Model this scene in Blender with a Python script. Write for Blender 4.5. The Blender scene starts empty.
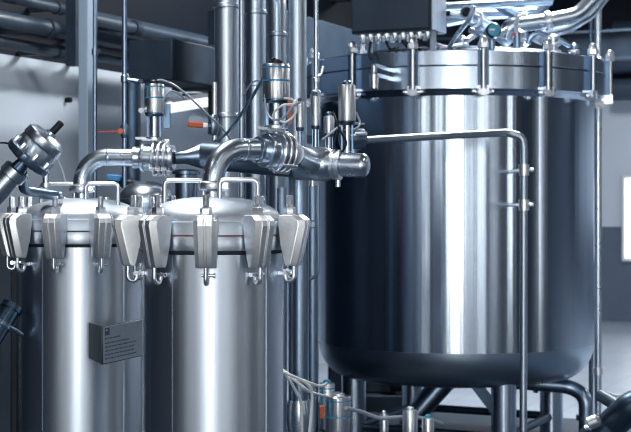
import bpy, bmesh, math, random
from mathutils import Vector, Matrix, Quaternion

random.seed(7)
SC = bpy.context.scene
COL = SC.collection
F = 1430.0            # focal length in pixels of the 631 px wide frame
CX, HY, EYE = 315.5, 205.0, 1.5


def at(px, py, Y):
    """a point of the photograph at distance Y in front of the camera"""
    return Vector(((px - CX) * Y / F, Y, EYE + (HY - py) * Y / F))


# ------------------------------------------------------------------ camera
cam = bpy.data.cameras.new('camera')
cam.sensor_width = 36.0
cam.lens = 36.0 * F / 631.0
cam.shift_y = -(216.0 - HY) / 631.0
cam.dof.use_dof = True
cam.dof.focus_distance = 5.2
cam.dof.aperture_fstop = 5.6
cam.clip_end = 200
co = bpy.data.objects.new('camera', cam)
COL.objects.link(co)
co.location = (0, 0, EYE)
co.rotation_euler = (math.pi / 2, 0, 0)
SC.camera = co

# ------------------------------------------------------------------ world, exposure
w = bpy.data.worlds.new('world')
SC.world = w
w.use_nodes = True
w.node_tree.nodes['Background'].inputs[0].default_value = (0.16, 0.26, 0.42, 1)
w.node_tree.nodes['Background'].inputs[1].default_value = 0.35
SC.view_settings.view_transform = 'Standard'
SC.view_settings.look = 'None'
SC.view_settings.exposure = 0.2
SC.view_settings.gamma = 1.0
SC.cycles.filter_width = 1.1

# the hall is turned against the camera: D1 runs along its side wall, N points from that wall into the hall
ANG = math.radians(24.3)
D1 = Vector((math.sin(ANG), math.cos(ANG), 0))
N = Vector((math.cos(ANG), -math.sin(ANG), 0))
A0, A1, B0, B1, HZ = -7.0, 18.4, -5.5, 8.0, 4.6


def hall(a, b, z):
    return D1 * a + N * b + Vector((0, 0, z))


def window_light(name, a, b, z, wdt, hgt, facing, power, col=(1.0, 0.98, 0.94)):
    l = bpy.data.lights.new(name, 'AREA')
    l.shape = 'RECTANGLE'
    l.size, l.size_y, l.energy, l.color = wdt, hgt, power, col
    o = bpy.data.objects.new(name, l)
    COL.objects.link(o)
    o.location = hall(a, b, z)
    o.rotation_euler = (-facing).to_track_quat('Z', 'Y').to_euler()
    return o


# window centres and widths, with the brightness of the daylight outside each
REAR = [(-4.2, 1.2, 2.5), (-1.2, 1.2, 2.5), (2.4, 2.6, 11.0), (5.3, 1.0, 3.0), (7.0, 0.9, 2.6)]     # (b, width, radiance) in the rear wall
SIDE = [(-5.2, 1.3, 5.0), (-3.1, 0.9, 4.0), (-0.6, 0.7, 2.0), (3.0, 0.4, 4.0), (8.3, 0.5, 3.0)]                     # (a, width, radiance) in the side wall
WZ, WH = 2.35, 3.9
for b, wd, rad in REAR:
    window_light('daylight_rear', A0 + 0.06, b, WZ, wd, WH, D1, rad * math.pi * wd * WH)
for a, wd, rad in SIDE:
    window_light('daylight_side', a, B1 - 0.06, WZ, wd, WH, -N, rad * math.pi * wd * WH)
FILL_LAMPS = [(1.0, -3.5, 15), (1.0, 0.5, 15), (1.0, 4.5, 15), (5.0, -3.5, 110), (5.0, 0.8, 25), (9.5, -2.4, 340), (9.5, 3.0, 20), (14.5, -3.0, 120), (14.5, 1.0, 120), (14.5, 5.0, 120)]     # a, b, power of the added fill lamps; the near rows are dimmed
for a, b, pw_ in FILL_LAMPS:      # fill lights added under the ceiling to brighten the hall
    window_light('ceiling_lamp_light', a, b, HZ - 0.22, 0.4, 1.8, Vector((0, 0, -1)), pw_)


# ------------------------------------------------------------------ materials
def mat(name, col, metal=0.0, rough=0.5, var=0.0, scale=(8, 8, 8), bump=0.0, bscale=None, rvar=0.0, spec=0.5, emit=None, coat=0.0, aniso=0.0):
    m = bpy.data.materials.new(name)
    m.use_nodes = True
    nt = m.node_tree
    b = nt.nodes['Principled BSDF']
    b.inputs['Base Color'].default_value = (*col, 1)
    b.inputs['Metallic'].default_value = metal
    b.inputs['Roughness'].default_value = rough
    b.inputs['Specular IOR Level'].default_value = spec
    b.inputs['Coat Weight'].default_value = coat
    if emit:
        b.inputs['Emission Color'].default_value = (*emit[0], 1)
        b.inputs['Emission Strength'].default_value = emit[1]
    tc = nt.nodes.new('ShaderNodeTexCoord')
    if aniso:                                       # brushed round the vessel: highlights stretch upright
        tg = nt.nodes.new('ShaderNodeTangent')
        tg.direction_type, tg.axis = 'RADIAL', 'Z'
        b.inputs['Anisotropic'].default_value = aniso
        b.inputs['Anisotropic Rotation'].default_value = 0.25
        nt.links.new(tg.outputs['Tangent'], b.inputs['Tangent'])

    def noise(sc, detail=3.0):
        mp = nt.nodes.new('ShaderNodeMapping')
        mp.inputs['Scale'].default_value = sc
        n = nt.nodes.new('ShaderNodeTexNoise')
        n.inputs['Scale'].default_value = 1.0
        n.inputs['Detail'].default_value = detail
        nt.links.new(tc.outputs['Object'], mp.inputs['Vector'])
        nt.links.new(mp.outputs['Vector'], n.inputs['Vector'])
        return n
    if var or rvar:
        n = noise(scale)
        if var:
            r = nt.nodes.new('ShaderNodeMapRange')
            r.inputs['From Min'].default_value, r.inputs['From Max'].default_value = 0.25, 0.75
            r.inputs['To Min'].default_value, r.inputs['To Max'].default_value = 1 - var, 1 + var
            nt.links.new(n.outputs['Fac'], r.inputs['Value'])
            mx = nt.nodes.new('ShaderNodeVectorMath')
            mx.operation = 'SCALE'
            mx.inputs[0].default_value = col
            nt.links.new(r.outputs['Result'], mx.inputs['Scale'])
            nt.links.new(mx.outputs['Vector'], b.inputs['Base Color'])
        if rvar:
            r = nt.nodes.new('ShaderNodeMapRange')
            r.inputs['From Min'].default_value, r.inputs['From Max'].default_value = 0.25, 0.75
            r.inputs['To Min'].default_value, r.inputs['To Max'].default_value = max(0.03, rough - rvar), rough + rvar
            nt.links.new(n.outputs['Fac'], r.inputs['Value'])
            nt.links.new(r.outputs['Result'], b.inputs['Roughness'])
    if bump:
        n = noise(bscale or scale, 4.0)
        bp = nt.nodes.new('ShaderNodeBump')
        bp.inputs['Strength'].default_value = 1.0
        bp.inputs['Distance'].default_value = bump
        nt.links.new(n.outputs['Fac'], bp.inputs['Height'])
        nt.links.new(bp.outputs['Normal'], b.inputs['Normal'])
    return m


M = {
    'vessel': mat('mirror_steel', (0.47, 0.56, 0.68), 1, 0.19, rvar=0.05, scale=(9, 9, 0.25), bump=0.0016, bscale=(14, 14, 0.05), aniso=0.75),
    'leg': mat('leg_steel', (0.40, 0.50, 0.63), 1, 0.30, rvar=0.03, scale=(14, 14, 3), aniso=0.7),
    'dish': mat('dished_end_steel', (0.42, 0.52, 0.64), 1, 0.30, rvar=0.015, scale=(9, 9, 9)),
    'vessel_band': mat('lid_steel', (0.48, 0.57, 0.69), 1, 0.22, rvar=0.05, scale=(9, 9, 0.4), bump=0.001, bscale=(14, 14, 0.1)),
    'satin': mat('satin_steel', (0.58, 0.66, 0.76), 1, 0.40, var=0.05, rvar=0.04, scale=(30, 30, 0.8), bump=0.0006, bscale=(24, 24, 0.3), aniso=0.6),
    'lid': mat('lid_satin_steel', (0.5, 0.57, 0.66), 1, 0.50, var=0.04, scale=(20, 20, 20)),
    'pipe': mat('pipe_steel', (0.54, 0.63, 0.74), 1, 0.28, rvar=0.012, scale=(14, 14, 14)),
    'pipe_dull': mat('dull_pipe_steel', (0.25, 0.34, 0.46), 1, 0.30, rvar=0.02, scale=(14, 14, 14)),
    'cast': mat('cast_clamp_steel', (0.86, 0.9, 0.94), 1, 0.45, var=0.05, scale=(60, 60, 60), bump=0.0004, bscale=(240, 240, 240)),
    'riser': mat('riser_pipe_steel', (0.43, 0.52, 0.63), 1, 0.36, rvar=0.03, scale=(14, 14, 3), aniso=0.6),
    'cyl': mat('actuator_steel', (0.72, 0.77, 0.83), 1, 0.30, rvar=0.02, scale=(40, 40, 8), aniso=0.7),
    'bolt': mat('bolt_steel', (0.76, 0.81, 0.88), 1, 0.34, rvar=0.02, scale=(90, 90, 90)),
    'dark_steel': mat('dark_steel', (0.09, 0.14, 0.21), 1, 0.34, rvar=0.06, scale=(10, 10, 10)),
    'iron': mat('painted_iron', (0.02, 0.034, 0.056), 0, 0.5, spec=0.2, var=0.25, scale=(5, 5, 5)),
    'beam': mat('grey_painted_steel', (0.036, 0.062, 0.1), 0, 0.4, var=0.15, scale=(4, 4, 4)),
    'post': mat('pale_painted_steel', (0.25, 0.34, 0.46), 0, 0.35, var=0.06, scale=(4, 4, 1)),
    'black': mat('black_plastic', (0.012, 0.018, 0.028), 0, 0.4, spec=0.2, var=0.2, scale=(20, 20, 20)),
    'box': mat('navy_enclosure_paint', (0.026, 0.042, 0.066), 0, 0.38, spec=0.2, var=0.12, scale=(5, 5, 5)),
    'box_side': mat('brushed_enclosure_steel', (0.40, 0.47, 0.57), 1, 0.42, var=0.05, scale=(40, 40, 1)),
    'gasket': mat('dark_rubber', (0.02, 0.028, 0.04), 0, 0.6, spec=0.2, var=0.2, scale=(20, 20, 20)),
    'orange': mat('orange_plastic', (0.46, 0.085, 0.025), 0, 0.4, var=0.08, scale=(30, 30, 30)),
    'cyan': mat('cyan_plastic', (0.03, 0.27, 0.42), 0, 0.35, var=0.08, scale=(30, 30, 30)),
    'blue': mat('blue_plastic', (0.03, 0.22, 0.5), 0, 0.4, var=0.08, scale=(30, 30, 30)),
    'white': mat('white_plastic', (0.70, 0.75, 0.80), 0, 0.4, var=0.05, scale=(30, 30, 30)),
    'teal_hose': mat('teal_hose_plastic', (0.02, 0.10, 0.15), 0, 0.3, var=0.1, scale=(30, 30, 30)),
    'grey_hose': mat('grey_hose_plastic', (0.27, 0.33, 0.41), 0, 0.35, var=0.08, scale=(30, 30, 30)),
    'wall': mat('pale_wall_panel', (0.52, 0.61, 0.73), 0, 0.45, var=0.05, scale=(1.2, 1.2, 1.2), bump=0.002, bscale=(3, 3, 3)),
    'dado': mat('dark_wall_panel', (0.085, 0.125, 0.19), 0, 0.45, var=0.08, scale=(1.5, 1.5, 1.5)),
    'clad': mat('dark_cladding', (0.005, 0.01, 0.021), 0, 0.6, spec=0.2, var=0.25, scale=(0.8, 0.8, 2)),
    'ceiling': mat('grey_ceiling_paint', (0.045, 0.07, 0.112), 0, 0.7, spec=0.2, var=0.2, scale=(1, 1, 1)),
    'far_wall': mat('grey_blue_wall_paint', (0.062, 0.088, 0.13), 0, 0.5, var=0.08, scale=(1, 1, 1)),
    'frame': mat('white_frame_paint', (0.62, 0.68, 0.75), 0, 0.35, var=0.04, scale=(6, 6, 6)),
    'plate': mat('engraved_plate_steel', (0.27, 0.33, 0.41), 0.2, 0.40, var=0.07, scale=(60, 60, 60)),
    'plate_side': mat('plate_holder_paint', (0.03, 0.045, 0.07), 0, 0.4, var=0.1, scale=(20, 20, 20)),
    'ink': mat('engraved_ink', (0.06, 0.085, 0.13), 0, 0.5, var=0.1, scale=(50, 50, 50)),
    'red': mat('red_paint', (0.45, 0.05, 0.04), 0, 0.4, var=0.1, scale=(30, 30, 30)),
    'pane': mat('daylit_window_pane', (0.8, 0.85, 0.9), 0, 0.1, var=0.02, scale=(3, 3, 3), emit=((0.86, 0.92, 1.0), 1.5)),
    'tube': mat('lit_lamp_diffuser', (0.8, 0.85, 0.9), 0, 0.3, var=0.02, scale=(3, 3, 3), emit=((0.90, 0.94, 1.0), 1.0)),
}


def floor_mat():
    m = mat('tiled_floor', (0.40, 0.46, 0.55), 0, 0.28, var=0.06, scale=(2, 2, 2))
    nt = m.node_tree
    b = nt.nodes['Principled BSDF']
    tc = nt.nodes.new('ShaderNodeTexCoord')
    mp = nt.nodes.new('ShaderNodeMapping')
    mp.inputs['Rotation'].default_value = (0, 0, ANG)
    br = nt.nodes.new('ShaderNodeTexBrick')
    br.offset = 0.0
    br.inputs['Scale'].default_value = 1.0
    br.inputs['Brick Width'].default_value = 0.3
    br.inputs['Row Height'].default_value = 0.3
    br.inputs['Mortar Size'].default_value = 0.004
    br.inputs['Color1'].default_value = (0.32, 0.38, 0.46, 1)
    br.inputs['Color2'].default_value = (0.28, 0.34, 0.43, 1)
    br.inputs['Mortar'].default_value = (0.16, 0.20, 0.26, 1)
    nt.links.new(tc.outputs['Object'], mp.inputs['Vector'])
    nt.links.new(mp.outputs['Vector'], br.inputs['Vector'])
    nt.links.new(br.outputs['Color'], b.inputs['Base Color'])
    return m


M['floor'] = floor_mat()
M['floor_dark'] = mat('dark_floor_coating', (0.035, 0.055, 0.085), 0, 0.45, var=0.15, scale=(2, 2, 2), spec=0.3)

# ------------------------------------------------------------------ mesh helpers
ORG = {}


class MB:
    def __init__(self):
        self.v, self.f, self.mi = [], [], []
        self.cur = 0

    def add(self, vs, fs):
        k = len(self.v)
        self.v += [Vector(x) for x in vs]
        for f in fs:
            self.f.append([k + i for i in f])
            self.mi.append(self.cur)
        return self

    def hull_box(self, c, ux, uy, uz):
        """box from centre and three half-extent vectors"""
        c = Vector(c)
        vs = [c + ux * sx + uy * sy + uz * sz for sz in (-1, 1) for sy in (-1, 1) for sx in (-1, 1)]
        return self.add(vs, [(0, 2, 3, 1), (4, 5, 7, 6), (0, 1, 5, 4), (2, 6, 7, 3), (0, 4, 6, 2), (1, 3, 7, 5)])

    def box(self, c, s, rz=0.0):
        r = Matrix.Rotation(rz, 3, 'Z')
        return self.hull_box(c, r @ Vector((s[0] / 2, 0, 0)), r @ Vector((0, s[1] / 2, 0)), Vector((0, 0, s[2] / 2)))

    def beam(self, a, b, wd, hg, up=Vector((0, 0, 1))):
        a, b = Vector(a), Vector(b)
        d = (b - a)
        s = d.normalized().cross(up).normalized()
        u = s.cross(d.normalized())
        return self.hull_box((a + b) / 2, d / 2, s * wd / 2, u * hg / 2)

    def loft(self, rings, close=True):
        n = len(rings[0])
        vs = [p for r in rings for p in r]
        fs = []
        for i in range(len(rings) - 1):
            for j in range(n):
                k = (j + 1) % n
                fs.append((i * n + j, i * n + k, (i + 1) * n + k, (i + 1) * n + j))
        if close:
            fs.append(tuple(reversed(range(n))))
            fs.append(tuple((len(rings) - 1) * n + j for j in range(n)))
        return self.add(vs, fs)

    def prism(self, poly, axis_vec):
        a = [Vector(p) for p in poly]
        return self.loft([a, [p + Vector(axis_vec) for p in a]])

    def lathe(self, prof, o=(0, 0, 0), ax=(0, 0, 1), n=32, lobes=0, lobe=0.0, cap=True):
        """prof: list of (radius, height) along ax"""
        o, ax = Vector(o), Vector(ax).normalized()
        ref = Vector((1, 0, 0)) if abs(ax.x) < 0.9 else Vector((0, 1, 0))
        e1 = (ref - ax * ref.dot(ax)).normalized()
        e2 = ax.cross(e1)
        rings = []
        for r, h in prof:
            ring = []
            for j in range(n):
                t = 2 * math.pi * j / n
                rr = r
                if lobes:
                    rr = r * (1 + lobe * (1 if math.cos(lobes * t) > 0.1 else -1))
                ring.append(o + ax * h + (e1 * math.cos(t) + e2 * math.sin(t)) * max(rr, 0.0004))
            rings.append(ring)
        return self.loft(rings, cap)

    def cyl(self, a, b, r, n=24, r2=None):
        a, b = Vector(a), Vector(b)
        return self.lathe([(r, 0), (r if r2 is None else r2, (b - a).length)], a, b - a, n)

    def tube(self, path, r, n=16, cap=True):
        path = [Vector(p) for p in path]
        T = []
        for i in range(len(path)):
            d = path[min(i + 1, len(path) - 1)] - path[max(i - 1, 0)]
            T.append(d.normalized())
        ref = Vector((0, 0, 1)) if abs(T[0].z) < 0.8 else Vector((0, 1, 0))
        u = (ref - T[0] * ref.dot(T[0])).normalized()
        rings = []
        for i, p in enumerate(path):
            if i:
                q = T[i - 1].rotation_difference(T[i])
                u = (q @ u)
                u = (u - T[i] * u.dot(T[i])).normalized()
            v = T[i].cross(u)
            rr = r[i] if isinstance(r, (list, tuple)) else r
            rings.append([p + (u * math.cos(2 * math.pi * j / n) + v * math.sin(2 * math.pi * j / n)) * rr for j in range(n)])
        return self.loft(rings, cap)

    def hexnut(self, o, ax, r, h):
        return self.lathe([(r * 0.88, 0), (r, h * 0.12), (r, h * 0.88), (r * 0.88, h)], o, ax, 6)

    def build(self, name, material, parent=None, loc=None, bevel=0.0, smooth=math.radians(35), mats=None):
        if parent is not None:
            org = ORG[parent.name]
        else:
            if loc is None:
                lo = Vector([min(v[i] for v in self.v) for i in range(3)])
                hi = Vector([max(v[i] for v in self.v) for i in range(3)])
                loc = Vector(((lo.x + hi.x) / 2, (lo.y + hi.y) / 2, lo.z))
            org = Vector(loc)
        me = bpy.data.meshes.new(name)
        me.from_pydata([v - org for v in self.v], [], self.f)
        bm = bmesh.new()
        bm.from_mesh(me)
        bmesh.ops.recalc_face_normals(bm, faces=bm.faces)
        bm.to_mesh(me)
        bm.free()
        for p in me.polygons:
            p.use_smooth = True
        me.set_sharp_from_angle(angle=smooth)
        for m_ in (mats or [material]):
            me.materials.append(m_)
        if mats:
            for p, k in zip(me.polygons, self.mi):
                p.material_index = k
        o = bpy.data.objects.new(name, me)
        COL.objects.link(o)
        if parent is not None:
            o.parent = parent
            ORG[o.name] = org
        else:
            o.location = org
            ORG[o.name] = org
        if bevel:
            md = o.modifiers.new('edge', 'BEVEL')
            md.width, md.segments, md.limit_method = bevel, 2, 'ANGLE'
        return o


def thing(name, label, cat, loc, group=None):
    o = bpy.data.objects.new(name, None)
    o.empty_display_size = 0.1
    COL.objects.link(o)
    o.location = loc
    ORG[o.name] = Vector(loc)
    return tag(o, label, cat, group)


def tag(o, label, cat, group=None):
    o['label'], o['category'] = label, cat
    if group:
        o['group'] = group
    return o


def struct(o):
    o['kind'] = 'structure'
    return o


def copy_part(p, parent, loc=None, rz=None):
    """a copy of a part with copies of its sub-parts"""
    c = p.copy()
    COL.objects.link(c)
    c.parent = parent
    ORG[c.name] = ORG[p.name]
    if loc is not None:
        c.location = loc
    if rz is not None:
        c.rotation_euler = (0, 0, rz)
    for ch in list(p.children):
        d = ch.copy()
        COL.objects.link(d)
        d.parent = c
        ORG[d.name] = ORG[ch.name]
    return c


def bend(pts, R, seg=10):
    """a path whose inner corners are rounded with radius R (number or list)"""
    pts = [Vector(p) for p in pts]
    out = [pts[0]]
    for i in range(1, len(pts) - 1):
        r = R[i - 1] if isinstance(R, (list, tuple)) else R
        p, a, b = pts[i], (pts[i - 1] - pts[i]).normalized(), (pts[i + 1] - pts[i]).normalized()
        th = a.angle(b)
        if th > math.pi - 0.02:
            out.append(p)
            continue
        t = r / math.tan(th / 2)
        t = min(t, 0.95 * (pts[i - 1] - p).length, 0.95 * (pts[i + 1] - p).length)
        r = t * math.tan(th / 2)
        c = p + (a + b).normalized() * (r / math.sin(th / 2))
        s, e = p + a * t - c, p + b * t - c
        q = s.rotation_difference(e)
        for k in range(seg + 1):
            out.append(c + Quaternion().slerp(q, k / seg) @ s)
    out.append(pts[-1])
    return out


def spline(pts, n=10):
    pts = [Vector(p) for p in pts]
    P = [pts[0] * 2 - pts[1]] + pts + [pts[-1] * 2 - pts[-2]]
    out = []
    for i in range(1, len(P) - 2):
        for k in range(n):
            t = k / n
            a, b, c, d = P[i - 1], P[i], P[i + 1], P[i + 2]
            out.append(0.5 * ((2 * b) + (c - a) * t + (2 * a - 5 * b + 4 * c - d) * t * t + (3 * b - a - 3 * c + d) * t ** 3))
    out.append(pts[-1])
    return out


Z = Vector((0, 0, 1))

# ------------------------------------------------------------------ the hall
AF = 9.9             # near floor darkened to darken the vessel bottom's reflection, pale tiles beyond
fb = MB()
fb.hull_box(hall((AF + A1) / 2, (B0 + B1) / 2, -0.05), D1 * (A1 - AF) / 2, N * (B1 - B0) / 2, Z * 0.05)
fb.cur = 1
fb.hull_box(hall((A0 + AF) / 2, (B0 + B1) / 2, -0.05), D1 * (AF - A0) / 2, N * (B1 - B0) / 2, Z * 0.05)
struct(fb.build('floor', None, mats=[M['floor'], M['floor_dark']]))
struct(MB().hull_box(hall((A0 + A1) / 2, (B0 + B1) / 2, HZ + 0.05), D1 * (A1 - A0) / 2, N * (B1 - B0) / 2, Z * 0.05).build('ceiling', M['ceiling']))
ZP = 2.45            # top of the pale wall panels


def wall_slab(name, a0, a1, b0, b1, z0, z1, m):
    c = hall((a0 + a1) / 2, (b0 + b1) / 2, (z0 + z1) / 2)
    return struct(MB().hull_box(c, D1 * (a1 - a0) / 2, N * (b1 - b0) / 2, Z * (z1 - z0) / 2).build(name, m))


wl = MB()
AP = 7.2            # the pale panels begin here; nearer, the unseen wall is darkened for the vessel's reflections
wl.hull_box(hall((AP + A1) / 2, B0 - 0.1, ZP / 2), D1 * (A1 - AP) / 2, N * 0.1, Z * ZP / 2)
wl.cur = 1
wl.hull_box(hall((A0 + AP) / 2, B0 - 0.1, ZP / 2), D1 * (AP - A0) / 2, N * 0.1, Z * ZP / 2)
wl.hull_box(hall((A0 + A1) / 2, B0 - 0.1, (ZP + HZ) / 2), D1 * (A1 - A0) / 2, N * 0.1, Z * (HZ - ZP) / 2)
struct(wl.build('wall_left', None, mats=[M['wall'], M['clad']]))
wb = MB()
bm_, bh = (B0 + B1) / 2, (B1 - B0) / 2
wb.hull_box(hall(A1 + 0.1, bm_, 0.61), D1 * 0.1, N * bh, Z * 0.61)
wb.cur = 1
wb.hull_box(hall(A1 + 0.1, bm_, (1.22 + 2.85) / 2), D1 * 0.1, N * bh, Z * (2.85 - 1.22) / 2)
wb.cur = 2
wb.hull_box(hall(A1 + 0.1, bm_, (2.85 + HZ) / 2), D1 * 0.1, N * bh, Z * (HZ - 2.85) / 2)
struct(wb.build('wall_back', None, mats=[M['dado'], M['wall'], M['clad']]))


def wall_with_windows(name, origin, along, inward, u0, u1, wins, z0, z1, m):
    b = MB()
    def slab(ua, ub, za, zb):
        b.hull_box(origin + along * (ua + ub) / 2 + Z * (za + zb) / 2 - inward * 0.1, along * (ub - ua) / 2, inward * 0.1, Z * (zb - za) / 2)
    slab(u0, u1, 0, z0)
    slab(u0, u1, z1, HZ)
    u = u0
    for c, wd in wins:
        slab(u, c - wd / 2, z0, z1)
        u = c + wd / 2
    slab(u, u1, z0, z1)
    struct(b.build(name, m))


wall_with_windows('wall_rear', D1 * A0, N, D1, B0, B1, [q[:2] for q in REAR], WZ - WH / 2, WZ + WH / 2, M['far_wall'])
wall_with_windows('wall_right', N * B1, D1, -N, A0, A1, [q[:2] for q in SIDE], WZ - WH / 2, WZ + WH / 2, M['far_wall'])
wn = 1


def window(origin, along, inward, c, wd, z0, z1, name=None):
    global wn
    wn += 1
    b = MB()
    for s in (-1, 1):
        b.hull_box(origin + along * (c + s * (wd / 2 + 0.03)) + Z * (z0 + z1) / 2 + inward * 0.02, along * 0.035, inward * 0.03, Z * (z1 - z0) / 2)
        b.hull_box(origin + along * c + Z * ((z0 + z1) / 2 + s * ((z1 - z0) / 2 + 0.03)) + inward * 0.02, along * (wd / 2 + 0.065), inward * 0.03, Z * 0.035)
    o = struct(b.build(name or 'window_%d' % wn, M['frame']))
    return o


for c, wd, rad in REAR:
    window(D1 * A0, N, D1, c, wd, WZ - WH / 2, WZ + WH / 2)
for c, wd, rad in SIDE:
    window(N * B1, D1, -N, c, wd, WZ - WH / 2, WZ + WH / 2)

# the daylit window in the back wall, seen past the big vessel
pw = at(632, 200, 18.1)
bw = pw.dot(N)
wf = struct(MB().hull_box(hall(A1 - 0.03, bw + 0.20, 1.33), D1 * 0.03, N * 0.38, Z * 0.56).build('window_1', M['frame'], bevel=0.02))
MB().hull_box(hall(A1 - 0.07, bw + 0.20, 1.33), D1 * 0.012, N * 0.33, Z * 0.51).build('window_pane', M['pane'], wf)

# ------------------------------------------------------------------ overhead runs and steelwork
BL = -5.5


def along_wall(px, py, off, da=0.0):
    """the point at offset off from the side wall that the photo shows at px, py"""
    b = BL + off
    k = (px - CX) / F
    # X = k*Y ; point = D1*a + N*b
    a = (k * (N.y * b) - N.x * b) / (D1.x - k * D1.y)
    p = D1 * (a + da) + N * b
    Y = p.y
    p.z = EYE + (HY - py) * (D1 * a + N * b).y / F
    return p


def wall_run(name, label, cat, px, py, off, r, a0, a1, m, group=None, brackets=True):
    p = along_wall(px, py, off)
    t = thing(name, label, cat, p + D1 * a0, group)
    MB().cyl(p + D1 * a0, p + D1 * a1, r, 20).build('pipe_run', m, t)
    if brackets:
        for k in range(int(a0 + 1), int(a1), 2):
            c = p + D1 * (k + 0.3)
            b = MB()
            b.cyl(c - D1 * 0.03, c + D1 * 0.03, r * 1.25, 16)
            b.beam(c, c - N * (off - 0.01), 0.04, 0.03)
            b.build('bracket', M['iron'], t)
    return t


wall_run('overhead_pipe', 'topmost grey pipe of those running along the dark wall above the pale panel', 'pipe', 30, 2, 0.22, 0.035, -3.0, 6.0, M['beam'])
wall_run('overhead_pipe', 'middle grey pipe along the dark upper wall, between two others', 'pipe', 20, 23, 0.40, 0.05, -3.0, 6.5, M['beam'])
wall_run('overhead_pipe', 'lowest grey pipe along the dark upper wall, just over the pale panel', 'pipe', 30, 47, 0.30, 0.036, -3.0, 6.5, M['beam'])
wall_run('overhead_pipe', 'overhead pipe behind the pale column, sloping down past the thin vertical line', 'pipe', 110, 23, 0.55, 0.040, -0.24, 5.4, M['beam'])
# a ventilation duct under the upper wall and two roof beams crossing the hall
p = along_wall(150, 60, 0.9)
t = thing('ventilation_duct', 'broad dark ventilation duct above the white lamp, behind the vertical pipes', 'duct', p + D1 * 0.2)
MB().hull_box(p + D1 * 3.2, D1 * 3.2, N * 0.16, Z * 0.13).build('duct_body', M['iron'], t, bevel=0.01)
for k in range(5):
    MB().hull_box(p + D1 * (0.6 + 1.25 * k), D1 * 0.02, N * 0.18, Z * 0.15).build('flange', M['beam'], t)
for k in (1, 3):
    c = p + D1 * (0.3 + 1.25 * k)
    MB().cyl(c + Z * 0.13, Vector((c.x, c.y, HZ)), 0.012, 8).build('hanger_rod', M['beam'], t)


p = along_wall(325, 100, 1.1)
t = thing('ventilation_duct', 'deep dark ventilation duct in the gap between the vertical pipes and the big vessel', 'duct', p)
MB().hull_box(p + D1 * 2.2 + Z * 0.1, D1 * 3.6, N * 0.25, Z * 0.42).build('duct_body', M['iron'], t, bevel=0.01)
for k in range(5):
    MB().hull_box(p + D1 * (-1.1 + 1.5 * k) + Z * 0.1, D1 * 0.02, N * 0.28, Z * 0.45).build('flange', M['beam'], t)
for k in (0, 3):
    c = p + D1 * (-0.5 + 1.5 * k) + Z * 0.5
    MB().cyl(c, Vector((c.x, c.y, HZ)), 0.012, 8).build('hanger_rod', M['beam'], t)


def roof_beam(a, z, label):
    b0, b1 = hall(a, B0, z), hall(a, B1, z)
    t = thing('roof_beam', label, 'beam', b0)
    MB().beam(b0, b1, 0.02, 0.30).build('web', M['iron'], t)
    for s in (-1, 1):
        MB().beam(b0 + Z * 0.15 * s, b1 + Z * 0.15 * s, 0.18, 0.025).build('flange', M['beam'], t)
    return t


roof_beam(12.6, 3.62, 'dark steel roof beam crossing high behind the vertical pipes')
roof_beam(15.6, 3.25, 'second dark roof beam, farther back over the hall')

# horizontal ducts high on the back wall
for k, (py, r, lab) in enumerate([(30, 0.17, 'uppermost of the grey ducts on the far wall beside the big vessel'),
                                  (58, 0.15, 'middle grey duct on the far wall beside the big vessel'),
                                  (86, 0.13, 'lowest grey duct on the far wall, over the pale wall strip')]):
    c = at(615, py, 17.6)
    b = c.dot(N)
    c = hall(A1 - 0.35, 0, c.z)
    t = thing('wall_duct', lab, 'duct', c + N * 3.0)
    MB().cyl(c - N * 4.0, c + N * 7.9, r, 20).build('duct_body', M['beam'], t)
    for s in (1.2, 3.8, 6.0):
        MB().hull_box(c + N * s + D1 * (0.35 / 2), D1 * (0.35 / 2), N * 0.02, Z * 0.03).build('bracket', M['iron'], t)

# steel columns in front of the side wall
p = at(74, 205, 8.85)
t = thing('hanging_post', 'dark steel post hanging from the ceiling beside the pale column', 'post', (p.x, p.y, 2.36))
MB().hull_box(Vector((p.x, p.y, (HZ + 2.36) / 2)), N * 0.036, D1 * 0.036, Z * (HZ - 2.36) / 2).build('shaft', M['iron'], t)
MB().hull_box(Vector((p.x, p.y, HZ - 0.011)), N * 0.08, D1 * 0.08, Z * 0.01).build('ceiling_plate', M['iron'], t)
p = at(86, 205, 8.7)
t = thing('steel_column', 'pale grey square steel column rising behind the bent outlet pipe', 'column', (p.x, p.y, 0))
MB().hull_box(Vector((p.x, p.y, HZ / 2)), N * 0.034, D1 * 0.034, Z * HZ / 2).build('shaft', M['post'], t, bevel=0.006)
MB().hull_box(Vector((p.x, p.y, 0.01)), N * 0.09, D1 * 0.09, Z * 0.01).build('base_plate', M['post'], t)
p = at(95, 205, 8.6)
t = thing('conduit', 'thin steel conduit running up beside the pale column', 'conduit', (p.x, p.y, 0))
MB().cyl((p.x, p.y, 0), (p.x, p.y, HZ), 0.013, 12).build('tube', M['pipe_dull'], t)
for z in (1.2, 2.4, 3.4):
    MB().cyl((p.x, p.y, z), (p.x, p.y, z + 0.04), 0.02, 12).build('coupling', M['pipe_dull'], t)

# small lamp on the wall and the long fluorescent lamp behind the pipes
c0, c1 = at(170, 107.5, 10.6), at(216, 100, 11.1)
t = thing('fluorescent_lamp', 'long lit fluorescent lamp low on the far side, behind the cylinder actuator', 'lamp', c0)
MB().cyl(c0, c1, 0.042, 16).build('diffuser', M['tube'], t)
MB().beam(c0 + Z * 0.05, c1 + Z * 0.05, 0.07, 0.03).build('housing', M['frame'], t)
for c in (c0.lerp(c1, 0.2), c0.lerp(c1, 0.8)):
    MB().beam(c + Z * 0.05, c + Z * 0.05 - N * max(0.1, (c.dot(N) - B0)), 0.03, 0.03).build('wall_arm', M['iron'], t)
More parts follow.
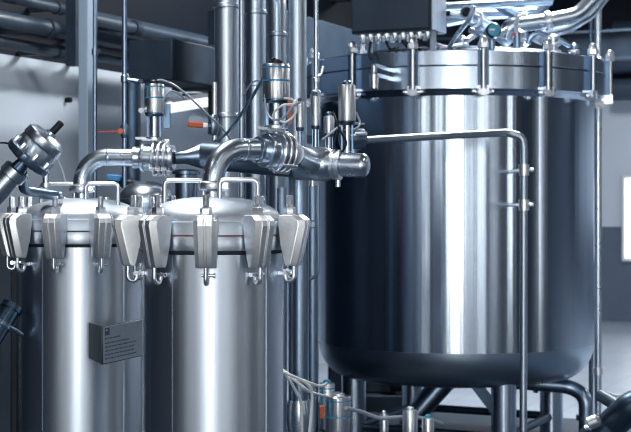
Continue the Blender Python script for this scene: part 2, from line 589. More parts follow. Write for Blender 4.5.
# housings for the added fill lamps over the hall
for (a, b, pw_), lab in zip(FILL_LAMPS, ['ceiling lamp nearest the pale wall, behind the viewer side of the tanks', 'ceiling lamp over the open floor before the tanks', 'ceiling lamp nearest the window wall, before the tanks',
                               'ceiling lamp between the pale wall and the plated filter tank', 'ceiling lamp over the near filter tank', 'ceiling lamp by the pale wall beyond the filter tanks',
                               'ceiling lamp over the big vessel', 'ceiling lamp by the pale wall at the far end', 'ceiling lamp in the middle of the far end', 'ceiling lamp by the window wall at the far end']):
    c = hall(a, b, HZ - 0.1)
    t = thing('ceiling_lamp', lab, 'lamp', c)
    MB().hull_box(c, D1 * 0.95, N * 0.24, Z * 0.10).build('housing', M['frame'], t, bevel=0.01)

# small fixture on the pale wall
p = along_wall(66, 100, 0.0)
tag(MB().cyl(p, p + N * 0.04, 0.018, 12).build('wall_screw', M['black']), 'small black screw head on the pale wall panel', 'screw')
p = along_wall(69, 62, 0.0)
t = thing('pipe_hanger', 'small bright pipe hanger at the top corner of the pale wall panel', 'hanger', p)
MB().beam(p, p + N * 0.25, 0.03, 0.05).build('arm', M['iron'], t)
MB().cyl(p + N * 0.22 - Z * 0.02, p + N * 0.22 + Z * 0.07, 0.025, 12).build('bolt', M['bolt'], t)

# ------------------------------------------------------------------ big vessel
VC = Vector(((455 - CX) * 9.0 / F, 9.0, 0))
RV, RL = 0.860, 0.935
Z0, ZB, ZT = 0.652, 2.155, 2.378
ves = thing('pressure_vessel', 'large polished steel vessel on legs with a ring of bolts round its lid', 'vessel', VC)
sh = MB()
prof = [(RV, Z0 + (ZB - Z0) * k / 12) for k in range(13)]
sh.lathe(prof, VC, Z, 160, cap=False)
sh.build('shell', M['vessel'], ves)
ds = MB()
prof = []
kr = 0.23
for k in range(9):                                     # knuckle, then the shallow dish
    t_ = math.radians(64) * k / 8
    prof.append((RV - kr + kr * math.cos(t_), Z0 - kr * math.sin(t_)))
r_, z_ = prof[-1]
for k in range(1, 11):
    q = k / 10
    prof.append((r_ * (1 - q), z_ - 0.065 * (1 - (1 - q) ** 2)))
ds.lathe(prof, VC, Z, 160, cap=False)
ds.build('bottom_dish', M['dish'], ves)
fl = MB()
fl.lathe([(RV, ZB - 0.03), (RV + 0.02, ZB - 0.005), (RL - 0.004, ZB), (RL, ZB + 0.004), (RL, ZB + 0.128), (RL - 0.003, ZB + 0.131), (RV - 0.05, ZB + 0.131)], VC, Z, 160, cap=False)
fl.build('body_flange', M['vessel_band'], ves)
gk = MB()
gk.lathe([(RL - 0.012, ZB + 0.125), (RL - 0.006, ZB + 0.131), (RL - 0.006, ZB + 0.137), (RL - 0.012, ZB + 0.143)], VC, Z, 160, cap=False)
gk.build('gasket', M['gasket'], ves)
ld = MB()
prof = [(RV - 0.05, ZB + 0.137), (RL - 0.003, ZB + 0.137), (RL, ZB + 0.140), (RL, ZT - 0.006), (RL - 0.006, ZT), (RL - 0.11, ZT)]
for k in range(1, 9):
    t_ = k / 8
    prof.append(((RL - 0.11) * math.cos(t_ * math.pi / 2), ZT + 0.085 * math.sin(t_ * math.pi / 2)))
ld.lathe(prof, VC, Z, 160, cap=False)
ld.build('lid', M['vessel_band'], ves)

# bolt clamps round the lid
R0 = RL + 0.022
first = None
for k in range(15):
    if first is None:
        c = MB()                                     # built along -Y (towards the viewer)
        o = VC + Vector((0, -R0, 0))
        c.cyl(o + Z * (ZB - 0.035), o + Z * (ZT + 0.02), 0.0125, 16)
        c.box(o + Vector((0, 0.012, ZB - 0.018)), (0.032, 0.05, 0.036))
        for s in (-1, 1):
            c.box(o + Vector((s * 0.024, 0.012, ZB - 0.006)), (0.012, 0.055, 0.05))
            c.box(o + Vector((s * 0.044, 0.03, ZB - 0.012)), (0.034, 0.04, 0.012))
        c.cyl(o + Vector((-0.045, 0, ZB - 0.018)), o + Vector((0.045, 0, ZB - 0.018)), 0.011, 12)
        first = c.build('bolt_clamp', M['bolt'], ves)
        lg = MB()
        for s in (-1, 1):
            lg.box(o + Vector((s * 0.024, 0.012, (ZB + ZT) / 2 + 0.008)), (0.014, 0.026, ZT - ZB - 0.02))
        lg.build('clamp_lug', M['dark_steel'], first)  # dark plates stand in for the shaded slot on each side of the bolt
        nt_ = MB()
        nt_.hexnut(o + Z * (ZT + 0.004), Z, 0.032, 0.036)
        nt_.lathe([(0.026, 0.036), (0.022, 0.058), (0.010, 0.07)], o + Z * (ZT + 0.004), Z, 16)
        nt_.build('cap_nut', M['bolt'], first)
        first.rotation_euler = (0, 0, math.radians(4.0))
    else:
        copy_part(first, ves, rz=math.radians(4.0 + 24 * k))

# legs and braces under the vessel
LR = 0.68
legs = []
for k in range(4):
    t_ = math.radians(-71 + 90 * k)
    c = VC + Vector((LR * math.cos(t_), LR * math.sin(t_), 0))
    legs.append(c)
    b = MB()
    b.cyl(c, c + Z * 0.62, 0.074, 32)
    l = b.build('leg', M['leg'], ves)
    MB().lathe([(0.11, 0), (0.11, 0.015), (0.074, 0.02)], c, Z, 24).build('foot_plate', M['pipe_dull'], l)
for k in range(4):
    a, b_ = legs[k], legs[(k + 1) % 4]
    MB().cyl(a + Z * 0.14, b_ + Z * 0.14, 0.026, 16).build('cross_bar', M['dark_steel'], ves)
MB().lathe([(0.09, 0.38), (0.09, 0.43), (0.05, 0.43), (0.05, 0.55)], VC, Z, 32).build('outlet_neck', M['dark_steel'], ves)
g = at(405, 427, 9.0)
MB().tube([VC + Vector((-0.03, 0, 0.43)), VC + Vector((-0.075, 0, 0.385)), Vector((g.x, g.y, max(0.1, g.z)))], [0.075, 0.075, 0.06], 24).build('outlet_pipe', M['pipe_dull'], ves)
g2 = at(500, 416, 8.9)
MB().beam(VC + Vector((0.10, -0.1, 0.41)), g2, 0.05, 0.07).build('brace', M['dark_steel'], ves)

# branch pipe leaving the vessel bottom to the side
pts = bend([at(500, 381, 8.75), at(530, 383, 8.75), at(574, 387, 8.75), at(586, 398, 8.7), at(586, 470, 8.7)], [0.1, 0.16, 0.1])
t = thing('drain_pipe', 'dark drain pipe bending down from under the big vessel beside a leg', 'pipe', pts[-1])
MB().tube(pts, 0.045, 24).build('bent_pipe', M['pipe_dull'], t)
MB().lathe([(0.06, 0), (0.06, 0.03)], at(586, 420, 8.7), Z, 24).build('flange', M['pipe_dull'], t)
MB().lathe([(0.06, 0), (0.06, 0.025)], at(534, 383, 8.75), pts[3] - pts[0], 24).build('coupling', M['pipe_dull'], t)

# pump unit in the shade beyond the vessel legs
c = at(378, 0, 10.6)
t = thing('pump_unit', 'dark pump unit in the shade on the floor beyond the big vessel legs', 'pump', (c.x, c.y, 0))
c = Vector((c.x, c.y, 0))
MB().box(c + Z * 0.06, (0.82, 0.5, 0.12)).build('base_frame', M['iron'], t, bevel=0.01)
MB().box(c + Vector((-0.12, 0.05, 0.36)), (0.50, 0.36, 0.48)).build('housing', M['box'], t, bevel=0.015)
MB().lathe([(0.05, 0.0), (0.15, 0.01), (0.15, 0.30), (0.11, 0.33), (0.11, 0.36)], c + Vector((0.08, -0.10, 0.28)), (1, 0, 0), 28).build('motor', M['iron'], t)
MB().cyl(c + Vector((0.30, 0.1, 0.12)), c + Vector((0.30, 0.1, 0.75)), 0.035, 18).build('riser', M['dark_steel'], t)
MB().cyl(c + Vector((-0.30, -0.05, 0.60)), c + Vector((-0.30, -0.05, 0.78)), 0.03, 18).build('inlet', M['pipe_dull'], t)

# ------------------------------------------------------------------ control box on the lid
bc = at(395, 205, 8.25)
SD = N
t = thing('control_box', 'dark control enclosure with a pale side standing over the vessel lid', 'control box', (bc.x, bc.y, 2.43))
zb = 2.485
bw_, bd_, bh_ = 0.49, 0.24, 0.50
cb = Vector((bc.x + 0.02, bc.y, zb + bh_ / 2))
MB().hull_box(cb, N * bw_ / 2, D1 * bd_ / 2, Z * bh_ / 2).build('housing', M['box'], t, bevel=0.006)
MB().hull_box(cb + N * (bw_ / 2 + 0.002), N * 0.004, D1 * (bd_ / 2 - 0.004), Z * (bh_ / 2 - 0.006)).build('side_panel', M['box_side'], t, bevel=0.002)
MB().hull_box(cb - D1 * (bd_ / 2 + 0.008), N * (bw_ / 2 - 0.012), D1 * 0.008, Z * (bh_ / 2 - 0.012)).build('door', M['box'], t, bevel=0.004)
gl = None
for i in range(9):
    for j in range(2):
        o = cb + N * (-0.20 + 0.05 * i) + D1 * (-0.06 + 0.09 * j) - Z * (bh_ / 2)
        if gl is None:
            b = MB()
            b.hexnut(o - Z * 0.016, Z, 0.017, 0.016)
            b.lathe([(0.009, -0.042), (0.014, -0.034), (0.014, -0.016)], o, Z, 14)
            gl = b.build('cable_gland', M['bolt'], t)
            g0 = o.copy()
        else:
            copy_part(gl, t, loc=o - g0)
pp = cb + N * (bw_ / 2 - 0.02) - D1 * 0.04
MB().cyl(Vector((pp.x, pp.y, ZT - 0.01)), Vector((pp.x, pp.y, zb + 0.01)), 0.018, 16).build('stand_post', M['post'], t)
pq = cb - N * (bw_ / 2 - 0.05) + D1 * 0.04
MB().cyl(Vector((pq.x, pq.y, ZT - 0.01)), Vector((pq.x, pq.y, zb + 0.01)), 0.018, 16).build('stand_post', M['post'], t)
# cables from the glands
cl = ['dark cable looping down from the control box near its pale side', 'dark cable dropping from the middle of the control box',
      'dark cable hanging from the control box between two others', 'dark cable sagging from the control box end over the vessel flange',
      'pale cable drooping from the control box towards the lid nozzle']
ends = [(448, 47, 8.3), (420, 48, 8.25), (398, 48, 8.3), (372, 60, 8.2), (462, 44, 8.5)]
for i, (lab, e) in enumerate(zip(cl, ends)):
    o = cb + N * (0.15 - 0.1 * min(i, 3)) - D1 * 0.06 - Z * (bh_ / 2 + 0.03)
    if i == 4:
        o = cb + N * 0.20 + D1 * 0.03 - Z * (bh_ / 2 + 0.03)
    en = at(*e)
    mid = o.lerp(en, 0.5) - Z * 0.035 - D1 * 0.03
    tag(MB().tube(spline([o, o - Z * 0.02, mid, en]), 0.008, 8).build('cable', M['black'] if i < 4 else M['grey_hose']), lab, 'cable', 'cables under the control box')

# ------------------------------------------------------------------ fittings on the vessel lid
def nozzle(px, Y, z0, z1, r, label, m='pipe', extra=None):
    x = (px - CX) * Y / F
    o = Vector((x, Y, z0))
    t = thing('lid_nozzle', label, 'nozzle', o)
    h = z1 - z0
    MB().lathe([(r, 0), (r, h)], o, Z, 24).build('neck', M[m], t)
    for q in (0.35, 0.72):
        MB().lathe([(r * 1.25, h * q - 0.012), (r * 1.6, h * q - 0.006), (r * 1.6, h * q + 0.006), (r * 1.25, h * q + 0.012)], o, Z, 24).build('ferrule', M['bolt'], t)
    MB().lathe([(r * 1.4, h), (r * 1.4, h + 0.012), (r * 0.5, h + 0.03)], o, Z, 24).build('cap', M[m], t)
    return t


nozzle(553, 8.6, 2.38, 2.50, 0.030, 'short steel nozzle on the vessel lid under the thick bent pipe')
nozzle(519, 8.55, 2.39, 2.52, 0.028, 'steel nozzle on the vessel lid under the bright lever')
nozzle(462, 8.7, 2.41, 2.50, 0.026, 'small steel nozzle on the lid close to the control box')
nozzle(574, 8.8, 2.38, 2.47, 0.022, 'dark little nozzle at the lid rim near the tall vertical pipe', 'pipe_dull')

pts = bend([at(505, 40, 8.7), at(508, 26, 8.7), at(548, 21, 8.7), at(578, 15, 8.7), at(604, -12, 8.7), at(604, -80, 8.7)], [0.06, 0.3, 0.16, 0.12])
t = thing('vapour_pipe', 'thick bright pipe crossing above the vessel lid and bending upward', 'pipe', pts[0])
MB().tube(pts, 0.047, 24).build('bent_pipe', M['pipe'], t)
MB().lathe([(0.056, -0.02), (0.062, -0.012), (0.062, 0.012), (0.056, 0.02)], at(548, 21, 8.7), at(560, 19, 8.7) - at(548, 21, 8.7), 24).build('ferrule', M['bolt'], t)
pts = bend([at(536, 42, 8.85), at(540, 34, 8.85), at(568, 27, 8.85), at(590, 14, 8.85), at(612, -14, 8.85), at(612, -80, 8.85)], [0.05, 0.25, 0.16, 0.12])
t = thing('vapour_pipe', 'second pipe following just beneath the thick pipe above the lid', 'pipe', pts[0])
MB().tube(pts, 0.038, 20).build('bent_pipe', M['pipe'], t)

a, b_ = at(466, 12, 8.3), at(507, 40, 8.75)
t = thing('spray_tube', 'open-ended steel tube slanting down onto the vessel lid', 'tube', b_)
tb = MB()
d = (b_ - a)
tb.lathe([(0.030, 0.02), (0.030, 0.0), (0.041, 0.0), (0.041, d.length), (0.03, d.length)], a, d, 28, cap=False)
tb.lathe([(0.030, 0.02), (0.0, 0.021)], a, d, 28, cap=False)
tb.build('barrel', M['pipe'], t)
MB().lathe([(0.0, 0.012), (0.0305, 0.0125)], a, d, 24, cap=False).build('dark_bore', M['black'], t)  # black disc stands for the shade inside the open tube
MB().lathe([(0.048, 0.10), (0.052, 0.105), (0.052, 0.13), (0.048, 0.135)], a, d, 28).build('ferrule', M['bolt'], t)

c = at(494, 30, 8.1)
t = thing('butterfly_valve', 'round valve with a teal cap sitting on the vessel lid rim', 'valve', Vector((c.x, c.y, ZT)))
MB().cyl(c + Vector((0.0, 0.16, 0)), c + Vector((0, 0.03, 0)), 0.042, 28).build('body', M['pipe_dull'], t)
MB().lathe([(0.043, 0), (0.043, 0.02), (0.036, 0.03)], c + Vector((0, 0.03, 0)), (0, -1, 0), 28).build('black_ring', M['black'], t)
MB().lathe([(0.034, 0), (0.034, 0.008), (0.02, 0.012)], c, (0, -1, 0), 28).build('teal_cap', M['cyan'], t)
MB().box(c + Vector((-0.012, -0.016, 0)), (0.03, 0.006, 0.008)).build('indicator', M['white'], t)
MB().cyl(c + Vector((0, 0.10, -0.04)), Vector((c.x, c.y + 0.10, ZT - 0.02)), 0.02, 16).build('stem', M['pipe_dull'], t)

# bright lever beside it
c = at(517, 36, 8.4)
t = thing('lever_valve', 'small valve with an upright bright lever on the lid', 'valve', Vector((c.x, c.y, ZT)))
MB().cyl(Vector((c.x, c.y, ZT - 0.01)), c + Z * 0.02, 0.022, 16).build('body', M['pipe_dull'], t)
MB().tube(bend([c + Z * 0.01, at(516, 24, 8.38), at(518, 14, 8.36), at(527, 15, 8.36)], 0.03), 0.014, 12).build('lever', M['bolt'], t)
MB().cyl(c + Vector((-0.02, -0.012, 0.005)), c + Vector((-0.02, -0.034, 0.005)), 0.010, 12).build('red_button', M['red'], t)

for pts, r, m, lab in [
    ([at(438, 7, 8.8), at(500, 4, 8.9), at(552, 1, 8.9)], 0.028, 'pipe_dull', 'level pipe near the frame top, above the slanting tube'),
    ([at(450, 14, 8.9), at(468, 16, 8.9), at(480, 24, 8.9), at(476, 34, 8.9), at(458, 46, 8.75)], 0.020, 'pipe', 'small bent pipe curling behind the open-ended tube'),
    ([at(470, 30, 8.5), at(482, 35, 8.45), at(494, 37, 8.45), at(506, 30, 8.5)], 0.018, 'pipe', 'short looped tube under the round teal-capped valve'),
    ([at(470, -10, 9.0), at(488, -2, 9.0), at(520, 18, 9.0), at(524, 44, 8.9)], 0.035, 'pipe_dull', 'dull pipe coming from overhead behind the bright lever'),
    ([at(446, 22, 9.4), at(480, 15, 9.4), at(540, 12, 9.4), at(560, -20, 9.4)], 0.036, 'pipe_dull', 'thick dull pipe at the back of the lid, bending up behind the vapour pipes'),
    ([at(528, 44, 8.7), at(530, 30, 8.7), at(560, 40, 8.65), at(570, 46, 8.65)], 0.016, 'pipe_dull', 'small curved pipe between the two lid nozzles under the vapour pipes'),
    ([at(449, 48, 8.3), at(456, 36, 8.2), at(469, 20, 8.12), at(474, 6, 8.1)], 0.014, 'pipe', 'thin pale pipe climbing from the lid past the open-ended tube')]:
    b = bend(pts, 0.08)
    tt = tag(MB().tube(b, r, 16).build('lid_pipe', M[m]), lab, 'pipe')

# probe bracket on the shaded side of the lid flange
c = at(374, 78, 8.0)
t = thing('probe', 'bright capsule probe on two short bars at the shaded side of the vessel flange', 'probe', c)
MB().lathe([(0.008, -0.07), (0.024, -0.06), (0.026, 0.02), (0.016, 0.03), (0.016, 0.07), (0.008, 0.08)], c, Z, 20).build('capsule', M['cyl'], t)
for dz in (0.07, 0.02):
    MB().beam(c + Z * dz, Vector((c.x + 0.10, VC.y - math.sqrt(RL ** 2 - (c.x + 0.10 - VC.x) ** 2) - 0.001, c.z + dz - 0.01)), 0.02, 0.022).build('bar', M['pipe'], t)
c = at(363, 52, 8.3)
t = thing('vent_plug', 'small round-headed plug on the lid rim below the dark control box', 'plug', c)
MB().lathe([(0.03, -0.02), (0.034, 0.0), (0.028, 0.03), (0.014, 0.036), (0.014, 0.06), (0.02, 0.064), (0.01, 0.08)], Vector((c.x, 8.42, ZT)), Z, 20).build('body', M['cyl'], t)

# tall vertical pipe behind the vessel rim
p = at(598, 205, 9.7)
t = thing('riser_pipe', 'tall thin vertical pipe rising beside the big vessel from floor to ceiling', 'pipe', (p.x, p.y, 0))
MB().cyl((p.x, p.y, 0), (p.x, p.y, HZ), 0.026, 20).build('tube', M['pipe'], t)
for z in (0.35, 2.2):
    MB().cyl((p.x, p.y, z), (p.x, p.y, z + 0.05), 0.036, 20).build('coupling', M['bolt'], t)
p = at(591, 205, 9.95)
t = thing('riser_pipe', 'dark slender vertical pipe close behind the tall bright one', 'pipe', (p.x, p.y, 0))
MB().cyl((p.x, p.y, 0), (p.x, p.y, HZ), 0.016, 16).build('tube', M['dark_steel'], t)

# hand-rail like pipe in front of the vessel
pts = bend([at(351, 141, 7.25), at(440, 136, 7.55), at(507, 132.5, 7.75), at(523, 137, 7.75), at(524, 150, 7.75), at(523, 520, 7.75)], [0.5, 0.10, 0.05, 0.2], 12)
t = thing('sample_pipe', 'slim pipe running level across the vessel, then straight down its front', 'pipe', pts[-1])
MB().tube(pts, 0.0205, 20).build('bent_pipe', M['riser'], t)
for py in (170, 205):
    c = at(524, py, 7.75)
    MB().cyl(c - Z * 0.03, c + Z * 0.03, 0.028, 20).build('coupling', M['bolt'], t)
    MB().cyl(c, Vector((c.x - 0.02, VC.y - math.sqrt(RV ** 2 - (c.x - 0.02 - VC.x) ** 2) - 0.002, c.z)), 0.010, 12).build('stay', M['bolt'], t)
    MB().cyl(c + Vector((0.02, 0, 0.0)), c + Vector((0.05, 0, 0.0)), 0.012, 12).build('knob', M['bolt'], t)
c = pts[0]
MB().lathe([(0.034, -0.02), (0.05, -0.012), (0.05, 0.012), (0.034, 0.02)], c + Vector((0.03, 0.01, 0)), pts[1] - pts[0], 24).build('ferrule', M['bolt'], t)

# ------------------------------------------------------------------ filter tanks
def clamp_ring(lv, hw, rin, rout):
    """cross-section of one half of a clamp at height lv (+x half, y = -radius)"""
    g = 0.004
    return [Vector((g, -rin, lv)), Vector((hw, -rin, lv)), Vector((hw, -(rout - 0.022), lv)), Vector((hw * 0.62, -rout, lv)), Vector((g, -rout, lv))]


def filter_tank(c, r, phase, label, skip=()):
    t = thing('filter_tank', label, 'tank', c)
    b = MB()
    b.lathe([(r * 0.98, 0.0), (r, 0.02)] + [(r, 0.02 + 1.31 * k / 6) for k in range(1, 7)], c, Z, 96)
    for a in (-0.52, -1.9, 0.9):                     # weld seams
        d = Vector((math.sin(a), -math.cos(a), 0)) * (r + 0.0008)
        b.tube([c + d + Z * 0.03, c + d + Z * 1.32], 0.0022, 6)
    b.build('shell', M['satin'], t)
    MB().lathe([(r - 0.004, 1.330), (r + 0.001, 1.334), (r + 0.001, 1.341), (r - 0.004, 1.345)], c, Z, 96).build('gasket', M['gasket'], t)
    MB().lathe([(r - 0.02, 1.343), (r + 0.008, 1.343), (r + 0.010, 1.346), (r + 0.010, 1.390), (r + 0.008, 1.393), (r - 0.02, 1.393)], c, Z, 96).build('body_flange', M['satin'], t)
    l = MB()
    prof = [(r - 0.02, 1.396), (r + 0.008, 1.396), (r + 0.010, 1.398), (r + 0.010, 1.436), (r + 0.007, 1.442), (r - 0.004, 1.444)]
    for k in range(1, 13):
        q = k / 12 * math.pi / 2
        prof.append(((r - 0.004) * math.cos(q) ** 0.85, 1.444 + 0.086 * math.sin(q)))
    l.lathe(prof, c, Z, 96)
    ob = l.build('lid', M['lid'], t)
    # handles on the lid
    for (x0, x1, y) in ((-0.175, -0.035, 0.02), (0.03, 0.163, -0.09)):
        def zt(x):
            q = min(1.0, math.hypot(x, y) / r)
            return 1.444 + 0.086 * math.sqrt(max(0, 1 - q * q)) - 0.01
        h = bend([c + Vector((x0, y, zt(x0))), c + Vector((x0, y, 1.588)), c + Vector((x1, y, 1.588)), c + Vector((x1, y, zt(x1)))], 0.018, 6)
        MB().tube(h, 0.0082, 12).build('lid_handle', M['bolt'], ob)
    # centre nozzle
    MB().lathe([(0.030, 1.51), (0.028, 1.548), (0.043, 1.552)], c, Z, 32).build('nozzle', M['pipe'], t)
    # swing clamps
    base = None
    for k in range(10):
        a = math.radians(phase + 36 * k)
        if base is None:
            lv = [(1.288, 0.035, 0.287, 0.321), (1.298, 0.036, 0.283, 0.327), (1.36, 0.038, 0.269, 0.342), (1.430, 0.040, 0.2615, 0.358), (1.448, 0.040, 0.2615, 0.355), (1.465, 0.037, 0.263, 0.332)]
            m = MB()
            for s in (1, -1):
                rings = [[Vector((p.x * s, p.y, p.z)) + c for p in clamp_ring(*q)] for q in lv]
                m.loft(rings)
            rings = [[c + Vector((x, -q[2] - 0.004 if y == 0 else -q[3] + 0.008, q[0])) for x, y in ((-0.005, 0), (0.005, 0), (0.005, 1), (-0.005, 1))] for q in lv]
            m.loft(rings)
            base = m.build('swing_clamp', M['cast'], t, bevel=0.0015, smooth=math.radians(20))
            o = c + Vector((0, -0.288, 0))
            n_ = MB()
            n_.hexnut(o + Z * 1.461, Z, 0.021, 0.032)
            n_.lathe([(0.024, 1.459), (0.024, 1.464)], o, Z, 20)
            n_.build('hex_nut', M['bolt'], base)
            s_ = MB()
            pr = []
            for j in range(11):
                pr += [(0.0118, 1.49 + 0.004 * j), (0.0105, 1.492 + 0.004 * j)]
            pr += [(0.009, 1.5345)]
            s_.lathe(pr, o, Z, 16)
            s_.build('threaded_bolt', M['bolt'], base)
            hk = MB()
            o2 = c + Vector((0, -0.306, 0))
            hk.tube(bend([o2 + Z * 1.295, o2 + Z * 1.238, o2 + Vector((0, 0.028, 1.232)), o2 + Vector((0, 0.034, 1.268))], [0.018, 0.012], 8), 0.0075, 12)
            hk.build('hook', M['bolt'], base)
            pn = MB()
            pn.cyl(o2 + Vector((-0.018, 0.022, 1.262)), o2 + Vector((0.030, 0.022, 1.262)), 0.0045, 12)
            pn.box(o2 + Vector((0, 0.040, 1.262)), (0.018, 0.030, 0.012))
            pn.cyl(o2 + Vector((0.024, 0.022, 1.262)), o2 + Vector((0.030, 0.022, 1.262)), 0.008, 12)
            pn.build('hook_pin', M['bolt'], base)
            base.rotation_euler = (0, 0, a)
        else:
            copy_part(base, t, rz=a)
    return t


FR = 0.250
CF = Vector(((213 - CX) * 5.1 / F, 5.1, 0))
CL = Vector(((82 - CX) * 5.96 / F, 5.96, 0))
front = filter_tank(CF, FR, -0.5, 'satin steel filter tank standing nearest, with a pink line under its lid')
rear = filter_tank(CL, FR, -12.0, 'satin steel filter tank bearing the engraved name plate')
# thin red seal line showing under the near lid
MB().lathe([(FR + 0.004, 1.3935), (FR + 0.0085, 1.3935), (FR + 0.0085, 1.3955), (FR + 0.004, 1.3955)], CF, Z, 96, cap=False).build('seal_line', M['red'], front)

# name plate on the rear filter tank: a wedge-shaped holder welded to the shell
K, Rr, Lb = at(102, 0, 5.53), at(142, 0, 5.69), at(88.5, 0, 5.68)
K.z = Rr.z = Lb.z = 0
ex = (Rr - K).normalized()
nn = Vector((ex.y, -ex.x, 0))
wpl = (Rr - K).length
zt_, zb_, tilt = 1.031, 0.881, 0.018
sx = (Lb - K).normalized()
sn = Vector((sx.y, -sx.x, 0))
if sn.y < 0:
    sn = -sn
holder = MB()
for e_, n_, t0, t1 in ((Rr, -nn, tilt, tilt), (Lb, sn, 0.01, 0.004)):
    holder.loft([[K + Z * zb_, e_ + Z * (zb_ + t0), e_ + n_ * 0.006 + Z * (zb_ + t0), K + n_ * 0.006 + Z * zb_],
                 [K + Z * zt_, e_ + Z * (zt_ + t1), e_ + n_ * 0.006 + Z * (zt_ + t1), K + n_ * 0.006 + Z * zt_]])
hl = holder.build('plate_holder', M['plate_side'], rear, bevel=0.003)
exs = (Rr - K + Z * tilt).normalized()
hh = zt_ - zb_


def on_plate(u, v):
    """u along, v down the plate face, in metres"""
    return K + exs * u + Z * (zt_ - v)


MB().hull_box(on_plate(wpl / 2 + 0.002, hh / 2) + nn * 0.001, exs * (wpl / 2 - 0.004), nn * 0.002, Z * (hh / 2 - 0.004)).build('name_plate', M['plate'], hl, bevel=0.001)
ink = MB()
for i, (q, ln) in enumerate([(0.34, 0.42), (0.46, 0.66), (0.56, 0.80), (0.66, 0.78), (0.76, 0.72), (0.86, 0.80)]):
    x = 0.014
    while x < ln * wpl:
        sg = random.uniform(0.006, 0.016)
        ink.hull_box(on_plate(x + sg / 2, hh * q) + nn * 0.0033, exs * sg / 2, nn * 0.0004, Z * 0.0026)
        x += sg + 0.004
ink.build('engraved_text', M['ink'], hl)
MB().hull_box(on_plate(0.024, hh * 0.16) + nn * 0.0033, exs * 0.012, nn * 0.0004, Z * 0.014).build('engraved_emblem', M['ink'], hl)
c = on_plate(0.021, hh * 0.12) + nn * 0.0033
MB().cyl(c, c + nn * 0.0015, 0.004, 12).build('rivet', M['bolt'], hl)

# domed vessel standing behind the two filter tanks
c = Vector(((146 - CX) * 6.75 / F, 6.75, 0))
t = thing('domed_vessel', 'small shiny domed vessel standing behind the gap between the two filter tanks', 'vessel', c)
MB().cyl(c, c + Z * 1.515, 0.132, 48).build('shell', M['pipe_dull'], t)
prof = [(0.137, 1.512), (0.137, 1.528), (0.132, 1.530)] + [(0.132 * math.cos(q * math.pi / 20), 1.530 + 0.085 * math.sin(q * math.pi / 20)) for q in range(1, 11)]
MB().lathe(prof, c, Z, 48).build('dome', M['pipe'], t)

# ------------------------------------------------------------------ outlet pipes, butterfly valves, header
ZL = 1.70


def outlet(c, end, R, label, r=0.0365):
    pts = bend([c + Z * 1.556, c + Z * ZL, end], R, 14)
    t = thing('outlet_pipe', label, 'pipe', c + Z * 1.55)
    MB().tube(pts, r, 32).build('elbow', M['pipe'], t)
    k = MB()
    k.lathe([(0.045, 1.552), (0.050, 1.556), (0.052, 1.564), (0.052, 1.572), (0.050, 1.580), (0.040, 1.586)], c, Z, 32)
    k = k.build('tri_clamp', M['bolt'], t)
    b = MB()
    d = Vector((0.8, -0.6, 0))
    b.box(c + d * 0.058 + Z * 1.568, (0.022, 0.03, 0.024))
    b.cyl(c + d * 0.058 + Vector((0, -0.03, 1.568)), c + d * 0.058 + Vector((0, 0.02, 1.568)), 0.006, 10)
    b.cyl(c + d * 0.058 + Vector((0, -0.045, 1.568)), c + d * 0.058 + Vector((0, -0.025, 1.568)), 0.011, 10)
    b.build('wing_nut', M['bolt'], k)
    w_ = MB()
    dd = (end - (c + Z * ZL)).normalized()
    s0 = c + Z * ZL + dd * (R + 0.012)
    w_.lathe([(r, -0.006), (r + 0.0013, -0.003), (r + 0.0013, 0.003), (r, 0.006)], s0, dd, 32)
    w_.build('weld_seam', M['pipe'], t)
    return t, dd


eL = at(133, 157.5, 5.93)
eF = at(256, 149.5, 5.19)
tL, dL = outlet(CL, eL, 0.105, 'steel pipe bending from the plated filter tank towards its valve')
tF, dF = outlet(CF, eF, 0.115, 'steel pipe bending from the near filter tank towards its valve', 0.040)


def butterfly(o, d, r, label, length):
    t = thing('butterfly_valve', label, 'valve', o)
    L = length
    MB().lathe([(r * 0.80, 0), (r * 0.98, 0.004), (r * 1.0, 0.014), (r * 0.94, 0.020), (r * 0.94, L * 0.22)], o, d, 36).build('inlet_ferrule', M['pipe'], t)
    MB().lathe([(r * 0.94, L * 0.20), (r * 1.26, L * 0.22), (r * 1.30, L * 0.24), (r * 1.30, L * 0.30), (r * 1.18, L * 0.31), (r * 1.18, L * 0.48), (r * 1.05, L * 0.50), (r * 1.05, L * 0.92)], o, d, 40).build('valve_body', M['pipe'], t)
    MB().lathe([(r * 1.05, L * 0.90), (r * 1.12, L * 0.91), (r * 1.12, L * 0.95), (r * 1.02, L)], o, d, 40).build('outlet_ferrule', M['bolt'], t)
    side = d.cross(Z).normalized()
    for q in (0.54, 0.68, 0.82):
        c = o + d * L * q
        b = MB()
        b.lathe([(r * 1.04, -0.0075), (r * 1.44, -0.0065), (r * 1.50, -0.003), (r * 1.50, 0.003), (r * 1.44, 0.0065), (r * 1.04, 0.0075)], c, d, 44, cap=False)
        for s in (-1, 1):
            b.cyl(c + Z * s * r * 1.45 - d * 0.010, c + Z * s * r * 1.45 + d * 0.010, 0.009, 12)
        k_ = c + (side * 0.72 - Z * 0.70) * r * 1.47
        b.cyl(k_ - d * 0.011, k_ + d * 0.011, 0.008, 12)
        b.build('clamp_band', M['bolt'], t)
    return t


vL = butterfly(eL, dL, 0.047, 'clamped valve at the end of the plated filter tank\'s bent pipe', 0.175)
endL = eL + dL * 0.175
dF2 = (at(300, 154.5, 5.31) - eF).normalized()
vF = butterfly(eF, dF2, 0.049, 'clamped valve at the end of the near filter tank\'s bent pipe', 0.165)
endF = eF + dF2 * 0.165

